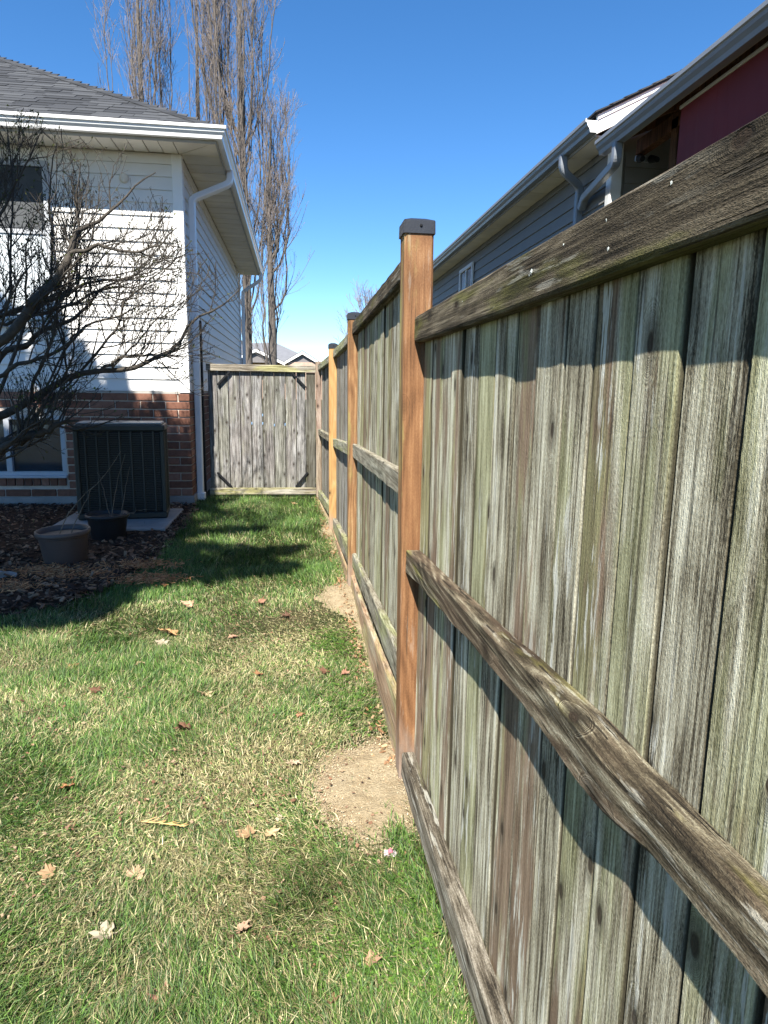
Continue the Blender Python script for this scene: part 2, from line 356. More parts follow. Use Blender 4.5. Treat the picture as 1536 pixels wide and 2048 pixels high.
def smooth_path(P, n=6, rad=.08):
    """round the corners of a polyline"""
    P = [Vector(p) for p in P]; out = [P[0]]
    for i in range(1, len(P)-1):
        a = (P[i-1]-P[i]); b = (P[i+1]-P[i]); r = min(rad, a.length*.45, b.length*.45)
        s = P[i]+a.normalized()*r; e = P[i]+b.normalized()*r
        for k in range(n+1):
            q = k/n; out.append(s*(1-q)**2+P[i]*2*q*(1-q)+e*q*q)
    out.append(P[-1]); return out

# batched tubes --------------------------------------------------
def tubes(P, R, sides=4):
    """P (N,K,3), R (N,K) -> V, F(quads)"""
    P = np.asarray(P, float); R = np.asarray(R, float); N, K = R.shape
    T = np.gradient(P, axis=1); T /= np.linalg.norm(T, axis=2, keepdims=True)+1e-9
    ref = np.where(np.abs(T[..., 2:3]) < .8, np.array([0, 0, 1.]), np.array([1., 0, 0]))
    ref = np.repeat(ref[:, :1], K, 1)
    X = np.cross(T, ref); X /= np.linalg.norm(X, axis=2, keepdims=True)+1e-9; Y = np.cross(T, X)
    a = np.arange(sides)/sides*2*np.pi
    V = P[:, :, None]+R[:, :, None, None]*(np.cos(a)[None, None, :, None]*X[:, :, None]+np.sin(a)[None, None, :, None]*Y[:, :, None])
    base = (np.arange(N)*K*sides)[:, None, None]; k = (np.arange(K-1)*sides)[None, :, None]; j = np.arange(sides)[None, None]; j2 = (j+1) % sides
    F = np.stack([base+k+j, base+k+j2, base+k+sides+j2, base+k+sides+j], -1).reshape(-1, 4)
    return V.reshape(-1, 3), F

def unit(a): return a/(np.linalg.norm(a, axis=-1, keepdims=True)+1e-9)

def grow(P, R, per, t0, t1, ang, length, up=.1, K=5, rr=(.45, .3), wob=.12, rng=RNG, taper=.25):
    """children of the tubes (P,R); ang in degrees (lo,hi), length (lo,hi)"""
    N, KP = R.shape; M_ = N*per; pi = np.repeat(np.arange(N), per); t = rng.uniform(t0, t1, M_)*(KP-1); i0 = np.minimum(t.astype(int), KP-2); fr = (t-i0)[:, None]
    p = P[pi, i0]*(1-fr)+P[pi, i0+1]*fr; d = unit(P[pi, i0+1]-P[pi, i0]); rad = R[pi, i0]*(1-fr[:, 0])+R[pi, i0+1]*fr[:, 0]
    rv = unit(np.cross(d, rng.normal(size=(M_, 3)))); a = np.radians(rng.uniform(*ang, M_))[:, None]
    d = d*np.cos(a)+rv*np.sin(a)
    L = rng.uniform(*length, M_)*(1-.5*t/(KP-1)); out = np.zeros((M_, K, 3)); out[:, 0] = p
    for k in range(1, K):
        d = unit(d+np.array([0, 0, up])+rng.normal(size=(M_, 3))*wob); out[:, k] = out[:, k-1]+d*(L/(K-1))[:, None]
    r_ = rad*rng.uniform(rr[1], rr[0], M_); RR = r_[:, None]*np.linspace(1, taper, K)[None]
    return out, RR

def resample(poly, K):
    A = np.array(poly, float); s = np.concatenate([[0], np.cumsum(np.linalg.norm(np.diff(A[:, :3], axis=0), axis=1))]); q = np.linspace(0, s[-1], K)
    return np.stack([np.interp(q, s, A[:, i]) for i in range(A.shape[1])], 1)

def tube_obj(name, P, R, mat, parent, sides=4, kind=None, label=None):
    V, F = tubes(P, R, sides); me = raw(name, V, {4: F}, mat, smooth=True)
    return place(name, me, parent, (0, 0, 0), kind=kind, label=label)

def vnoise(x, y, seed=0, octaves=1):
    out = 0; amp = 1; tot = 0
    for o in range(octaves):
        r_ = np.random.default_rng(seed+o*17); G = r_.random((64, 64)); xi = np.floor(x).astype(int); yi = np.floor(y).astype(int); fx = x-xi; fy = y-yi
        fx = fx*fx*(3-2*fx); fy = fy*fy*(3-2*fy); g = lambda a, b: G[a % 64, b % 64]
        out = out+amp*((g(xi, yi)*(1-fx)+g(xi+1, yi)*fx)*(1-fy)+(g(xi, yi+1)*(1-fx)+g(xi+1, yi+1)*fx)*fy); tot += amp; amp *= .5; x = x*2+3.1; y = y*2+1.7
    return out/tot

# ================================================================== GROUND (structure)
GR = 1500
g = place('ground', raw('ground', [(-GR, -GR, 0), (GR, -GR, 0), (GR, GR, 0), (-GR, GR, 0)], [(0, 1, 2, 3)], M['ground']), kind='structure')

def inside(poly, x, y):
    x = np.asarray(x); y = np.asarray(y); c = np.zeros(x.shape, bool); j = len(poly)-1
    for i in range(len(poly)):
        xi, yi = poly[i]; xj, yj = poly[j]
        with np.errstate(divide='ignore', invalid='ignore'):
            c ^= ((yi > y) != (yj > y)) & (x < (xj-xi)*(y-yi)/(yj-yi+1e-12)+xi)
        j = i
    return c
def edge_dist(poly, x, y):
    d = np.full(np.shape(x), 9.)
    for i in range(len(poly)):
        a = np.array(poly[i]); b = np.array(poly[(i+1) % len(poly)]); ab = b-a
        t_ = np.clip(((x-a[0])*ab[0]+(y-a[1])*ab[1])/(ab@ab), 0, 1); d = np.minimum(d, np.hypot(x-a[0]-t_*ab[0], y-a[1]-t_*ab[1]))
    return d
BED = [(-1.17, 7.86), (-1.10, 7.2), (-1.11, 5.86), (-1.10, 5.2), (-1.22, 4.62), (-1.42, 4.22), (-1.72, 4.02), (-2.4, 3.8), (-6, 3.6), (-6, 7.86)]
SAND = [[(.02, 2.05), (.05, 2.2), (.16, 2.36), (.30, 2.42), (.40, 2.40), (.41, 2.0), (.40, 1.86), (.30, 1.76), (.20, 1.75), (.10, 1.84), (.06, 1.95)],
        [(.16, 4.05), (.13, 4.22), (.19, 4.42), (.28, 4.55), (.41, 4.60), (.41, 3.80), (.33, 3.82), (.25, 3.90)],
        [(.22, 6.2), (.2, 6.4), (.28, 6.6), (.40, 6.6), (.40, 5.9), (.3, 5.95)]]
def mound(name, poly, h, mat, step=.03, nz=.01, seed=3, z0=.004, kind='structure', wob=.03):
    P = np.array(poly); x0, y0 = P.min(0)-.05; x1, y1 = P.max(0)+.05
    X, Y = np.meshgrid(np.arange(x0, x1, step), np.arange(y0, y1, step), indexing='ij')
    Xn = X+(vnoise(X*9, Y*9, seed, 3)-.5)*wob*2; Yn = Y+(vnoise(X*9+5, Y*9, seed+1, 3)-.5)*wob*2
    ins = inside(poly, Xn, Yn); ed = np.where(ins, edge_dist(poly, Xn, Yn), 0)
    Z = z0+np.clip(ed/.12, 0, 1)*h*(.6+.8*vnoise(X*5, Y*5, seed+2, 2))+np.where(ins, (vnoise(X*25, Y*25, seed+3, 2)-.3)*nz, 0)
    Z = np.where(ins, np.maximum(Z, .004), -.01)
    nx, ny = X.shape; V = np.stack([X, Y, Z], -1).reshape(-1, 3); I = np.arange(nx*ny).reshape(nx, ny)
    ok = ins[:-1, :-1] | ins[1:, :-1] | ins[:-1, 1:] | ins[1:, 1:]
    F = np.stack([I[:-1, :-1], I[1:, :-1], I[1:, 1:], I[:-1, 1:]], -1)[ok]
    return place(name, raw(name, V, {4: F.reshape(-1, 4)}, mat, smooth=True), kind=kind)
mound('mulch_bed', BED, .035, M['mulch'], .05, .02, 5)
mound('sand_patch', SAND[0], .012, M['sand'], .010, .012, 8, wob=.06)
mound('sand_patch', SAND[1], .014, M['sand'], .02, .010, 18, wob=.05)
mound('sand_patch', SAND[2], .012, M['sand'], .03, .010, 28)
mound('bare_soil', [(.35, 2.2), (.335, 2.9), (.325, 3.6), (.30, 4.7), (.27, 6.2), (.25, 8.2), (.40, 8.2), (.41, 2.2)], .012, M['sand'], .03, .008, 33)

# ================================================================== FENCE
fence = thing('wooden_fence', 'weathered green-stained board fence with orange posts running along the lawn', 'fence', (.40, 2.1, 0))
def plank_mesh(w, z0, z1, mat, seed, t_=.018):
    rr_ = random.Random(seed); cup = rr_.uniform(-.0012, .0010); QS = (-1, -.94, -.45, 0, .45, .94, 1); n = 7; V = []; F = []
    zs = [z0, z0+(z1-z0)*.33, z0+(z1-z0)*.67, z1]
    for k, z in enumerate(zs):
        b = rr_.uniform(-.002, .002)
        for i in range(n):
            q = QS[i]; yy = q*w/2; e = .0035 if abs(q) == 1 else 0
            V.append((-(cup*(1-q*q))+e+b, yy, z))
        V.append((t_, w/2, z)); V.append((t_, -w/2, z))
    m = n+2
    for k in range(len(zs)-1):
        for i in range(m): F.append((k*m+i, (k+1)*m+i, (k+1)*m+(i+1) % m, k*m+(i+1) % m))
    F.append(tuple(range(m))); F.append(tuple(range((len(zs)-1)*m, len(zs)*m))[::-1])
    me = raw('plank', V, F, mat); fixn(me); return me
def planks(bounds, xf, z0, z1, mat, seed=0, side='Y', gap=.003, par=None):
    for i in range(len(bounds)-1):
        a, b = bounds[i], bounds[i+1]; w = abs(b-a)-gap; c = (a+b)/2; x = xf(c) if callable(xf) else xf
        me = plank_mesh(w, z0, z1+random.uniform(-.006, .006), mat, seed+i)
        o = place('plank', me, par or fence, (x+random.uniform(-.0035, .0035), c, 0) if side == 'Y' else (c, x+random.uniform(-.002, .002), 0), rot=(0, 0, random.uniform(-.008, .008)+(0 if side == 'Y' else math.pi/2)))
def bseq(a, b, w, jit=.012):
    out = [a]; n = max(1, round(abs(b-a)/w)); s = (b-a)/n
    for i in range(1, n): out.append(a+s*i+random.uniform(-jit, jit))
    return out+[b]
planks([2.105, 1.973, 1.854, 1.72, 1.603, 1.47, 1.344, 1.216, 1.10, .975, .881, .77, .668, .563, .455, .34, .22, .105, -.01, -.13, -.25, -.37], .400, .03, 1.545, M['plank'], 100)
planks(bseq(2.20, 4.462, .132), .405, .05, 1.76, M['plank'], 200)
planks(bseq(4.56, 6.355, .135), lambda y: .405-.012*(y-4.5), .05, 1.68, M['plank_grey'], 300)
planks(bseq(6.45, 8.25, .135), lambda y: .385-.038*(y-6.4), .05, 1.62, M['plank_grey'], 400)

def rail(name, st, mat, jag=.0015, seed=0, ends=0.0, label=None):
    """st: stations (y, x_front, x_back, z_bottom, z_top), interpolated finely, worn corners"""
    A = np.array(st, float); A = A[np.argsort(A[:, 0])]; n = int((A[-1, 0]-A[0, 0])/.03)+2; ys = np.linspace(A[0, 0], A[-1, 0], n)
    C_ = [np.interp(ys, A[:, 0], A[:, i]) for i in range(1, 5)]; rs = np.random.default_rng(seed); V = []; F = []; nw_ = n//4+3; Wn = (rs.random((nw_, 10))-.5)*2*jag; Wi = np.stack([np.interp(np.linspace(0, nw_-1, n), np.arange(nw_), Wn[:, i]) for i in range(10)], 1)+(rs.random((n, 10))-.5)*.25*jag
    e = .004
    for k, y in enumerate(ys):
        xf, xb, zb, zt = [c[k] for c in C_]; w = Wi[k]
        es = e+abs(w[8])*1.5
        V += [(xf+w[0], y, zb+es), (xf+w[9]*.8, y, (zb+zt)/2), (xf+w[1], y, zt-es), (xf+es+w[2], y, zt+w[3]), (xb, y, zt+w[4]), (xb, y, zb), (xf+es, y, zb+w[6])]
    m = 7
    for k in range(n-1):
        for i in range(m): F.append((k*m+i, k*m+(i+1) % m, (k+1)*m+(i+1) % m, (k+1)*m+i))
    F.append(tuple(range(m))[::-1]); F.append(tuple(range((n-1)*m, n*m)))
    me = raw(name, V, F, mat); fixn(me); return place(name, me, fence, label=label)
# near section
rail('rail', [(2.103, .366, .397, 1.497, 1.573), (1.2, .366, .397, 1.490, 1.571), (.5, .366, .397, 1.490, 1.571), (-.4, .366, .397, 1.49, 1.571)], M['rail'], .0012, 1, label='dark mossy top rail with lichen specks')
rail('rail', [(2.103, .355, .397, .760, .838), (1.75, .357, .397, .789, .862), (1.18, .360, .397, .834, .902), (.90, .360, .397, .852, .927), (.74, .352, .397, .858, .936), (.66, .350, .397, .868, .932), (.58, .358, .397, .878, .938), (.45, .360, .397, .886, .944), (-.4, .36, .397, .90, .965)], M['rail_mid'], .0022, 2, label='twisted splitting middle rail with a swollen knot')
rail('rail', [(2.103, .354, .397, .030, .118), (1.83, .355, .397, .033, .130), (1.53, .356, .397, .05, .142), (1.1, .357, .397, .085, .175), (.8, .358, .397, .10, .19), (-.4, .36, .397, .12, .21)], M['rail_low'], .0016, 3)
# second section
rail('rail', [(2.205, .369, .402, 1.735, 1.803), (4.462, .367, .402, 1.700, 1.776)], M['rail'], .0018, 4)
rail('rail', [(2.205, .369, .402, .978, 1.066), (4.462, .375, .402, .905, .995)], M['rail_far'], .0015, 5)
rail('rail', [(2.205, .369, .402, .268, .395), (4.462, .378, .402, .150, .245)], M['rail_far'], .0015, 6)
rail('kick_board', [(2.205, .355, .380, .0, .245), (3.3, .358, .38, .0, .165), (4.462, .37, .392, .0, .09)], M['kick'], .001, 7)
# third section
rail('rail', [(4.56, .362, .40, 1.668, 1.735), (6.355, .347, .385, 1.636, 1.708)], M['rail_far'], .0012, 8)
rail('rail', [(4.56, .362, .40, .900, .985), (6.355, .347, .385, .815, .892)], M['rail_far'], .0012, 9)
rail('rail', [(4.56, .362, .40, .118, .250), (6.355, .347, .385, .02, .125)], M['rail_far'], .0012, 10)
rail('kick_board', [(4.56, .345, .358, .0, .105), (6.355, .338, .345, .0, .03)], M['kick'], .001, 11)
# fourth section
rail('rail', [(6.45, .338, .375, 1.612, 1.685), (8.25, .268, .305, 1.570, 1.640)], M['rail_far'], .001, 12)
rail('rail', [(6.45, .335, .375, .835, .905), (8.25, .27, .305, .803, .872)], M['rail_far'], .001, 13)
rail('rail', [(6.45, .335, .375, .10, .205), (8.25, .268, .305, .03, .12)], M['rail_far'], .001, 14)

def post(x, y, w, z0, z1, lean, mat, cap=True, label=None, wob=0):
    V = []; F = []; b = .007; ring = [(-1, -1), (1, -1), (1, 1), (-1, 1)]; n = 9
    for k in range(n):
        q = k/(n-1); z = z0+(z1-z0)*q; cx = x+lean*(1-q)+wob*math.sin(q*3)
        for sx, sy in ring:
            for dx, dy in ((b*(1 if sx*sy > 0 else 0), b*(0 if sx*sy > 0 else 1)), (b*(0 if sx*sy > 0 else 1), b*(1 if sx*sy > 0 else 0))):
                V.append((cx+sx*(w/2-dx), y+w/2+sy*(w/2-dy), z))
    # order the octagon by angle
    out = []
    for k in range(n):
        q = k/(n-1); cx = x+lean*(1-q)+wob*math.sin(q*3); rr_ = V[k*8:(k+1)*8]; rr_.sort(key=lambda p: math.atan2(p[1]-y-w/2, p[0]-cx)); out += rr_
    V = out
    for k in range(n-1):
        for i in range(8): F.append((k*8+i, k*8+(i+1) % 8, (k+1)*8+(i+1) % 8, (k+1)*8+i))
    F.append(tuple(range(8))[::-1]); F.append(tuple(range((n-1)*8, n*8)))
    me = raw('fence_post', V, F, mat); fixn(me); p = place('fence_post', me, fence, label=label)
    if cap:
        bm = bmesh.new(); h = w/2+.0035
        vs = []
        for z, k in ((z1-.026, h+.001), (z1+.010, h), (z1+.013, h-.003), (z1+.022, h*.45), (z1+.023, h*.35)):
            vs.append([bm.verts.new((x+sx*k, y+w/2+sy*k, z)) for sx, sy in ring])
        for a, c in zip(vs[:-1], vs[1:]):
            for i in range(4): bm.faces.new((a[i], a[(i+1) % 4], c[(i+1) % 4], c[i]))
        bm.faces.new(vs[-1]); bm.faces.new(vs[0][::-1])
        # screw hole dimple on the front
        bmesh.ops.bevel(bm, geom=[e for e in bm.edges if abs(e.verts[0].co.z-e.verts[1].co.z) > .03], offset=.004, segments=2, affect='EDGES')
        me = bpy.data.meshes.new('post_cap'); bm.to_mesh(me); bm.free(); me.materials.append(M['cap']); c = place('post_cap', me, p, (0, 0, 0), world=False)
        s = box_me('screw_hole', (.008, .004, .008), M['black_metal'], .002); place('screw', s, p, (x+.004, y-.006, z1-.004), world=False)
    return p
post(.375, 2.11, .090, -.02, 1.843, .018, M['post'], label='orange-brown post with green tinge and black cap')
post(.384, 4.467, .086, -.02, 1.822, .010, M['post'])
post(.348, 6.36, .078, -.02, 1.748, .004, M['post_yellow'], label='fresh yellow timber post with black cap')
post(.276, 8.26, .070, -.02, 1.675, .006, M['post_old'], cap=False, label='old brown post without a cap beside the gate')
# nail heads and lichen specks that show on the near rail and post
def blob(name, at, s, mat, par, seed=0, flat=(.35, 1, 1)):
    bm = bmesh.new(); bmesh.ops.create_icosphere(bm, subdivisions=2, radius=1); rr_ = random.Random(seed)
    for v in bm.verts:
        k = rr_.uniform(.45, 1.25); v.co = Vector((v.co.x*k*s*flat[0], v.co.y*k*s*flat[1], v.co.z*k*s*flat[2]))
    me = bpy.data.meshes.new(name); bm.to_mesh(me); bm.free(); me.materials.append(mat); return place(name, me, par, at)
for i, (y, z, s) in enumerate(((1.055, 1.535, .0048), (1.065, 1.531, .0022), (.80, 1.551, .0026), (.745, 1.558, .0014), (.79, 1.517, .0028), (.66, 1.553, .0022), (.93, 1.55, .0016), (1.5, 1.545, .0018))):
    blob('lichen_speck', (.366, y, z), s, M['lichen'], fence, i)

# ================================================================== GATE
GY = 8.36
gate = thing('garden_gate', 'grey weathered board gate with black corner braces closing the side passage', 'gate', (-.4, GY, 0))
gb = [-1.04, -.93, -.80, -.665, -.534, -.396, -.258, -.125, .009, .124]
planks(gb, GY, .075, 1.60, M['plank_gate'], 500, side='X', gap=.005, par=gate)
box('stile', (.128, GY-.022, .142), (.238, GY-.002, 1.542), M['plank_gate'], gate, .003)
box('rail', (-1.05, GY-.045, 1.545), (.245, GY-.006, 1.625), M['rail_x'], gate, .004)
box('rail', (-1.05, GY-.045, .055), (.245, GY-.006, .138), M['rail_x'], gate, .004)
def bar(name, a, b, w, d, mat, par, **k):
    V, F = sweep([a, b], [(-w/2, -d/2), (w/2, -d/2), (w/2, d/2), (-w/2, d/2)]); me = raw(name, V, F, mat); fixn(me); return place(name, me, par, **k)
for a, b in (((-.775, 1.54), (-.925, 1.38)), ((-.045, 1.545), (.126, 1.365)), ((-.955, .33), (-.785, .15)), ((-.005, .15), (.142, .33))):
    bar('brace', (a[0], GY-.03, a[1]), (b[0], GY-.03, b[1]), .022, .022, M['black_metal'], gate)
tag(box('black_post', (-1.160, 8.23, -.02), (-1.080, 8.305, 2.11), M['black_metal'], None, .004), 'tall black post standing between the white downspout and the gate', 'post')
box('threshold_board', (-1.05, GY-.01, -.02), (.25, GY+.03, .045), M['kick'], gate)
for i, (x, z) in enumerate(((-.53, .93), (-.40, 1.03), (-.40, .93), (-.26, .91), (-.13, .92))):
    box('chalk_mark', (x-.005, GY-.010, z-.016), (x+.006, GY-.008, z+.014), M['blue_chalk'], gate)

# ================================================================== LEFT HOUSE
HY, HX = 7.85, -1.18; HXL = -9.2; HYB = 15.5
house = thing('brick_bungalow', 'white-sided bungalow with brick base and grey shingle roof', 'house', (-5, 12, 0))
BW = (-3.72, -2.545, .345, 1.02)      # basement window x0,x1,z0,z1
ZB, ZT, ZF = 1.285, 3.765, .115
# masonry backing in pieces round the basement window
def wallbox(lo, hi, mat=M['mortar'], name='wall'): return box(name, lo, hi, mat, house)
wallbox((HXL, HY+.012, -.05), (BW[0], HY+.14, ZB)); wallbox((BW[1], HY+.012, -.05), (HX-.012, HY+.14, ZB))
wallbox((BW[0], HY+.012, -.05), (BW[1], HY+.14, BW[2])); wallbox((BW[0], HY+.012, BW[3]), (BW[1], HY+.14, ZB))
wallbox((HXL, HY+.03, ZB), (HX-.03, HY+.14, ZT+.1)); wallbox((HX-.14, HY+.14, -.05), (HX-.012, HYB, ZB)); wallbox((HX-.14, HY+.14, ZB), (HX-.03, HYB, ZT+.1))
wallbox((HXL, HYB-.1, -.05), (HX-.15, HYB, ZT)); wallbox((HXL, HY+.14, -.05), (HXL+.1, HYB-.1, ZT))
box('foundation', (HXL, HY-.018, -.05), (HX+.018, HY+.01, ZF), M['concrete'], house, .004)
box('foundation', (HX-.01, HY+.01, -.05), (HX+.018, HYB, ZF), M['concrete'], house, .004)
# bricks (front face and the short return)
BL, BH, BD, J = .258, .076, .03, .0135
bm_full = box_me('brick', (BL, BD, BH), M['brick'], .004); bm_half = box_me('brick', (BL/2-J/2, BD, BH), M['brick'], .004)
bm_side = box_me('brick', (BD, BL, BH), M['brick'], .004); bm_hs = box_me('brick', (BD, BL/2-J/2, BH), M['brick'], .004)
nrow = int((ZB-ZF)/(BH+J)); far_b = []
for k in range(nrow):
    z = ZF+.006+BH/2+k*(BH+J); x = HX-.001-(0 if k % 2 else BL/2+J/2)
    if k % 2 == 0: place('brick', bm_half, house, (HX-.001-(BL/2-J/2)/2, HY+.013, z))
    while x > -4.4:
        c = x-BL/2
        if not (c+BL/2 > BW[0] and c-BL/2 < BW[1]+.0 and z+BH/2 > BW[2]-.10 and z-BH/2 < BW[3]):
            if x > -3.9: place('brick', bm_full, house, (c, HY+.013+random.uniform(-.002, .002), z), rot=(0, 0, random.uniform(-.006, .006)))
        elif c+BL/2 > BW[1]+.06 and c-BL/2 < BW[1]:   # cut brick at the window
            w = c+BL/2-BW[1]-J
            if w > .03: place('brick', box_me('brick', (w, BD, BH), M['brick'], .004), house, (c+BL/2-w/2, HY+.013, z))
        x -= BL+J
    y = HY+.03+(0 if k % 2 else BL/2+J/2)
    if k % 2 == 0: place('brick', bm_hs, house, (HX-.014, HY+.03+(BL/2-J/2)/2, z))
    while y < 9.3:
        place('brick', bm_side, house, (HX-.014+random.uniform(-.001, .001), y+BL/2, z)); y += BL+J
    while y < HYB-.3: far_b.append((HX-.014, y+BL/2, z, BD, BL)); y += BL+J
    x = min(x, -3.9)
    while x > HXL+.3: far_b.append((x-BL/2, HY+.013, z, BL, BD)); x -= BL+J
def many_boxes(name, L, bh, mat, par, kind='stuff'):
    L = np.array(L); c = np.array([(-1, -1, -1), (1, -1, -1), (1, 1, -1), (-1, 1, -1), (-1, -1, 1), (1, -1, 1), (1, 1, 1), (-1, 1, 1)])*.5
    V = (L[:, None, :3]+c[None]*np.stack([L[:, 3], L[:, 4], np.full(len(L), bh)], -1)[:, None]).reshape(-1, 3)
    f_ = np.array([(0, 3, 2, 1), (4, 5, 6, 7), (0, 1, 5, 4), (1, 2, 6, 5), (2, 3, 7, 6), (3, 0, 4, 7)]); F = (f_[None]+np.arange(len(L))[:, None, None]*8).reshape(-1, 4)
    return place(name, raw(name, V, {4: F}, mat), par, kind=kind)
many_boxes('brick_courses', far_b, BH, M['brick'], house)
bsol = box_me('brick', (BH, .045, .098), M['brick'], .004)
x = BW[0]+.05
while x < BW[1]: place('brick', bsol, house, (x, HY+.008, BW[2]-.055)); x += BH+J
# basement window
bw = place('window', box_me('window', (BW[1]-BW[0]-.09, .012, BW[3]-BW[2]-.09), M['glass'], 0), house, ((BW[0]+BW[1])/2, HY+.075, (BW[2]+BW[3])/2))
def frame(par, x0, x1, z0, z1, y0, y1, w, mat, mull=(), name='frame'):
    parts = [((x0, z0), (x1, z0+w)), ((x0, z1-w), (x1, z1)), ((x0, z0+w), (x0+w, z1-w)), ((x1-w, z0+w), (x1, z1-w))]
    for m_ in mull: parts.append(((m_-w*.6, z0+w), (m_+w*.6, z1-w)))
    for i, (a, b) in enumerate(parts):
        l = Vector(((a[0]+b[0])/2, (y0+y1)/2, (a[1]+b[1])/2)); o = place(name, box_me(name, (b[0]-a[0], y1-y0, b[1]-a[1]), mat, .004), par, l)
frame(bw, BW[0], BW[1], BW[2], BW[3], HY+.02, HY+.08, .05, M['win_frame'], (-3.15,))
o = place('sill', box_me('sill', (BW[1]-BW[0]+.02, .085, .03), M['win_frame'], .005), bw, ((BW[0]+BW[1])/2, HY+.0, BW[2]-.002))
# siding boards, front
EXP = (ZT-.11-ZB)/18.0
def lap(h): return [(0, 0), (-.017, .002), (-.0165, .012), (-.002, h), (.006, h), (.006, 0)]
x0 = -4.6; Lx = HX-.10-x0
me_f = raw('siding_board', [(s, p, q) for s in (0, Lx) for p, q in lap(EXP)], [(i, (i+1) % 6, 6+(i+1) % 6, 6+i) for i in range(6)]+[tuple(range(6))[::-1], tuple(range(6, 12))], M['siding']); fixn(me_f)
me_f2 = raw('siding_board', [(s, p, q) for s in (0, x0-HXL) for p, q in lap(EXP)], [(i, (i+1) % 6, 6+(i+1) % 6, 6+i) for i in range(6)]+[tuple(range(6))[::-1], tuple(range(6, 12))], M['siding']); fixn(me_f2)
Ls = HYB-HY-.11
me_s = raw('siding_board', [(-p, s, q) for s in (0, Ls) for p, q in lap(EXP)], [(i, (i+1) % 6, 6+(i+1) % 6, 6+i) for i in range(6)]+[tuple(range(6))[::-1], tuple(range(6, 12))], M['siding']); fixn(me_s)
for k in range(18):
    z = ZB+.012+k*EXP
    place('siding_board', me_f, house, (x0, HY+.022, z)); place('siding_board', me_f2, house, (HXL, HY+.022, z)); place('siding_board', me_s, house, (HX-.022, HY+.11, z))
box('frieze_board', (HXL, HY+.004, ZT-.105), (HX-.10, HY+.028, ZT), M['siding'], house, .002)
box('frieze_board', (HX-.028, HY+.11, ZT-.105), (HX-.004, HYB, ZT), M['siding'], house, .002)
box('corner_trim', (HX-.10, HY-.006, ZB), (HX+.006, HY+.03, ZT), M['trim'], house, .004)
box('corner_trim', (HX-.03, HY+.031, ZB), (HX+.006, HY+.11, ZT), M['trim'], house, .004)
box('corner_trim', (HX-.03, HYB-.08, ZB), (HX+.006, HYB+.01, ZT), M['trim'], house, .004)
box('starter_strip', (HXL, HY+.0, ZB-.012), (HX-.101, HY+.03, ZB+.010), M['fascia'], house)
# upper window
UW = (-3.95, -2.52, 1.95, 3.62)
uw = place('window', box_me('window', (UW[1]-UW[0]-.1, .01, UW[3]-UW[2]-.1), M['glass'], 0), house, ((UW[0]+UW[1])/2, HY-.004, (UW[2]+UW[3])/2))
frame(uw, UW[0], UW[1], UW[2], UW[3], HY-.03, HY+.02, .06, M['win_frame'], ())
place('insect_screen', box_me('insect_screen', (UW[1]-UW[0]-.13, .004, .62), M['screen'], 0), uw, ((UW[0]+UW[1])/2, HY-.014, UW[3]-.38))
place('blind', box_me('blind', (UW[1]-UW[0]-.13, .004, .86), M['blind'], 0), uw, ((UW[0]+UW[1])/2, HY-.012, UW[2]+.52))
place('sash_bar', box_me('sash_bar', (UW[1]-UW[0]-.12, .02, .045), M['win_frame'], .003), uw, ((UW[0]+UW[1])/2, HY-.018, UW[3]-.70))
# little vent dome on the wall
bm = bmesh.new(); bmesh.ops.create_uvsphere(bm, u_segments=14, v_segments=8, radius=.05); me = bpy.data.meshes.new('vent_dome'); bm.to_mesh(me); bm.free(); me.materials.append(M['soffit'])
place('wall_vent', me, house, (-1.77, HY+.0, 3.50), scale=(1, .6, 1))
# soffit panels
FY, FX = HY-.40, HX+.40       # fascia lines: y = 7.45, x = -.78
mats = M['soffit']
n = 0; x = HX-.02
pm = box_me('soffit_panel', (.142, .395, .012), mats, .003)
while x > -4.6: place('soffit_panel', pm, house, (x-.075, FY+.198, ZT+.006+.003*(n % 2))); x -= .15; n += 1
box('soffit_panel', (HXL, FY+.005, ZT), (x-.004, HY, ZT+.012), mats, house)
pm2 = box_me('soffit_panel', (.395, .142, .012), mats, .003); y = HY+.02; n = 0
while y < HYB-.1: place('soffit_panel', pm2, house, (HX+.198, y+.075, ZT+.006+.003*(n % 2))); y += .15; n += 1
for tri in ([(HX-.015, HY, 0), (HX-.015, FY+.003, 0), (FX-.004, FY+.003, 0)], [(HX-.012, HY+.015, 0), (FX-.004, FY+.008, 0), (FX-.004, HY+.015, 0)]):
    V = [(a, b, ZT) for a, b, _ in tri]+[(a, b, ZT+.012) for a, b, _ in tri]; me = raw('soffit_panel', V, [(0, 1, 2), (5, 4, 3), (0, 3, 4, 1), (1, 4, 5, 2), (2, 5, 3, 0)], mats); fixn(me); place('soffit_panel', me, house)
box('fascia', (HXL, FY-.012, ZT-.012), (FX+.012, FY, ZT+.13), M['fascia'], house); box('fascia', (FX, FY+.001, ZT-.012), (FX+.012, HYB, ZT+.13), M['fascia'], house)
# gutter: one profile mitred round the corner
GP = [(0, 0), (.060, 0), (.068, .030), (.088, .055), (.094, .078), (.108, .084), (.108, .112), (.100, .112), (.098, .098), (0, .098)]
def gutter(par, path_fn, mat, name='gutter', n_st=3):
    V = []; m = len(GP)
    for k in range(n_st):
        for d, h in GP: V.append(path_fn(k, d, h))
    F = [(k*m+i, k*m+(i+1) % m, (k+1)*m+(i+1) % m, (k+1)*m+i) for k in range(n_st-1) for i in range(m)]+[tuple(range(m))[::-1], tuple(range((n_st-1)*m, n_st*m))]
    me = raw(name, V, F, mat); fixn(me); return place(name, me, par)
gx, gy, gz = FX+.013, FY-.013, ZT+.018
gutter(house, lambda k, d, h: ((HXL, gy-d, gz+h), (gx+d, gy-d, gz+h), (gx+d, HYB+.1, gz+h))[k], M['gutter'])
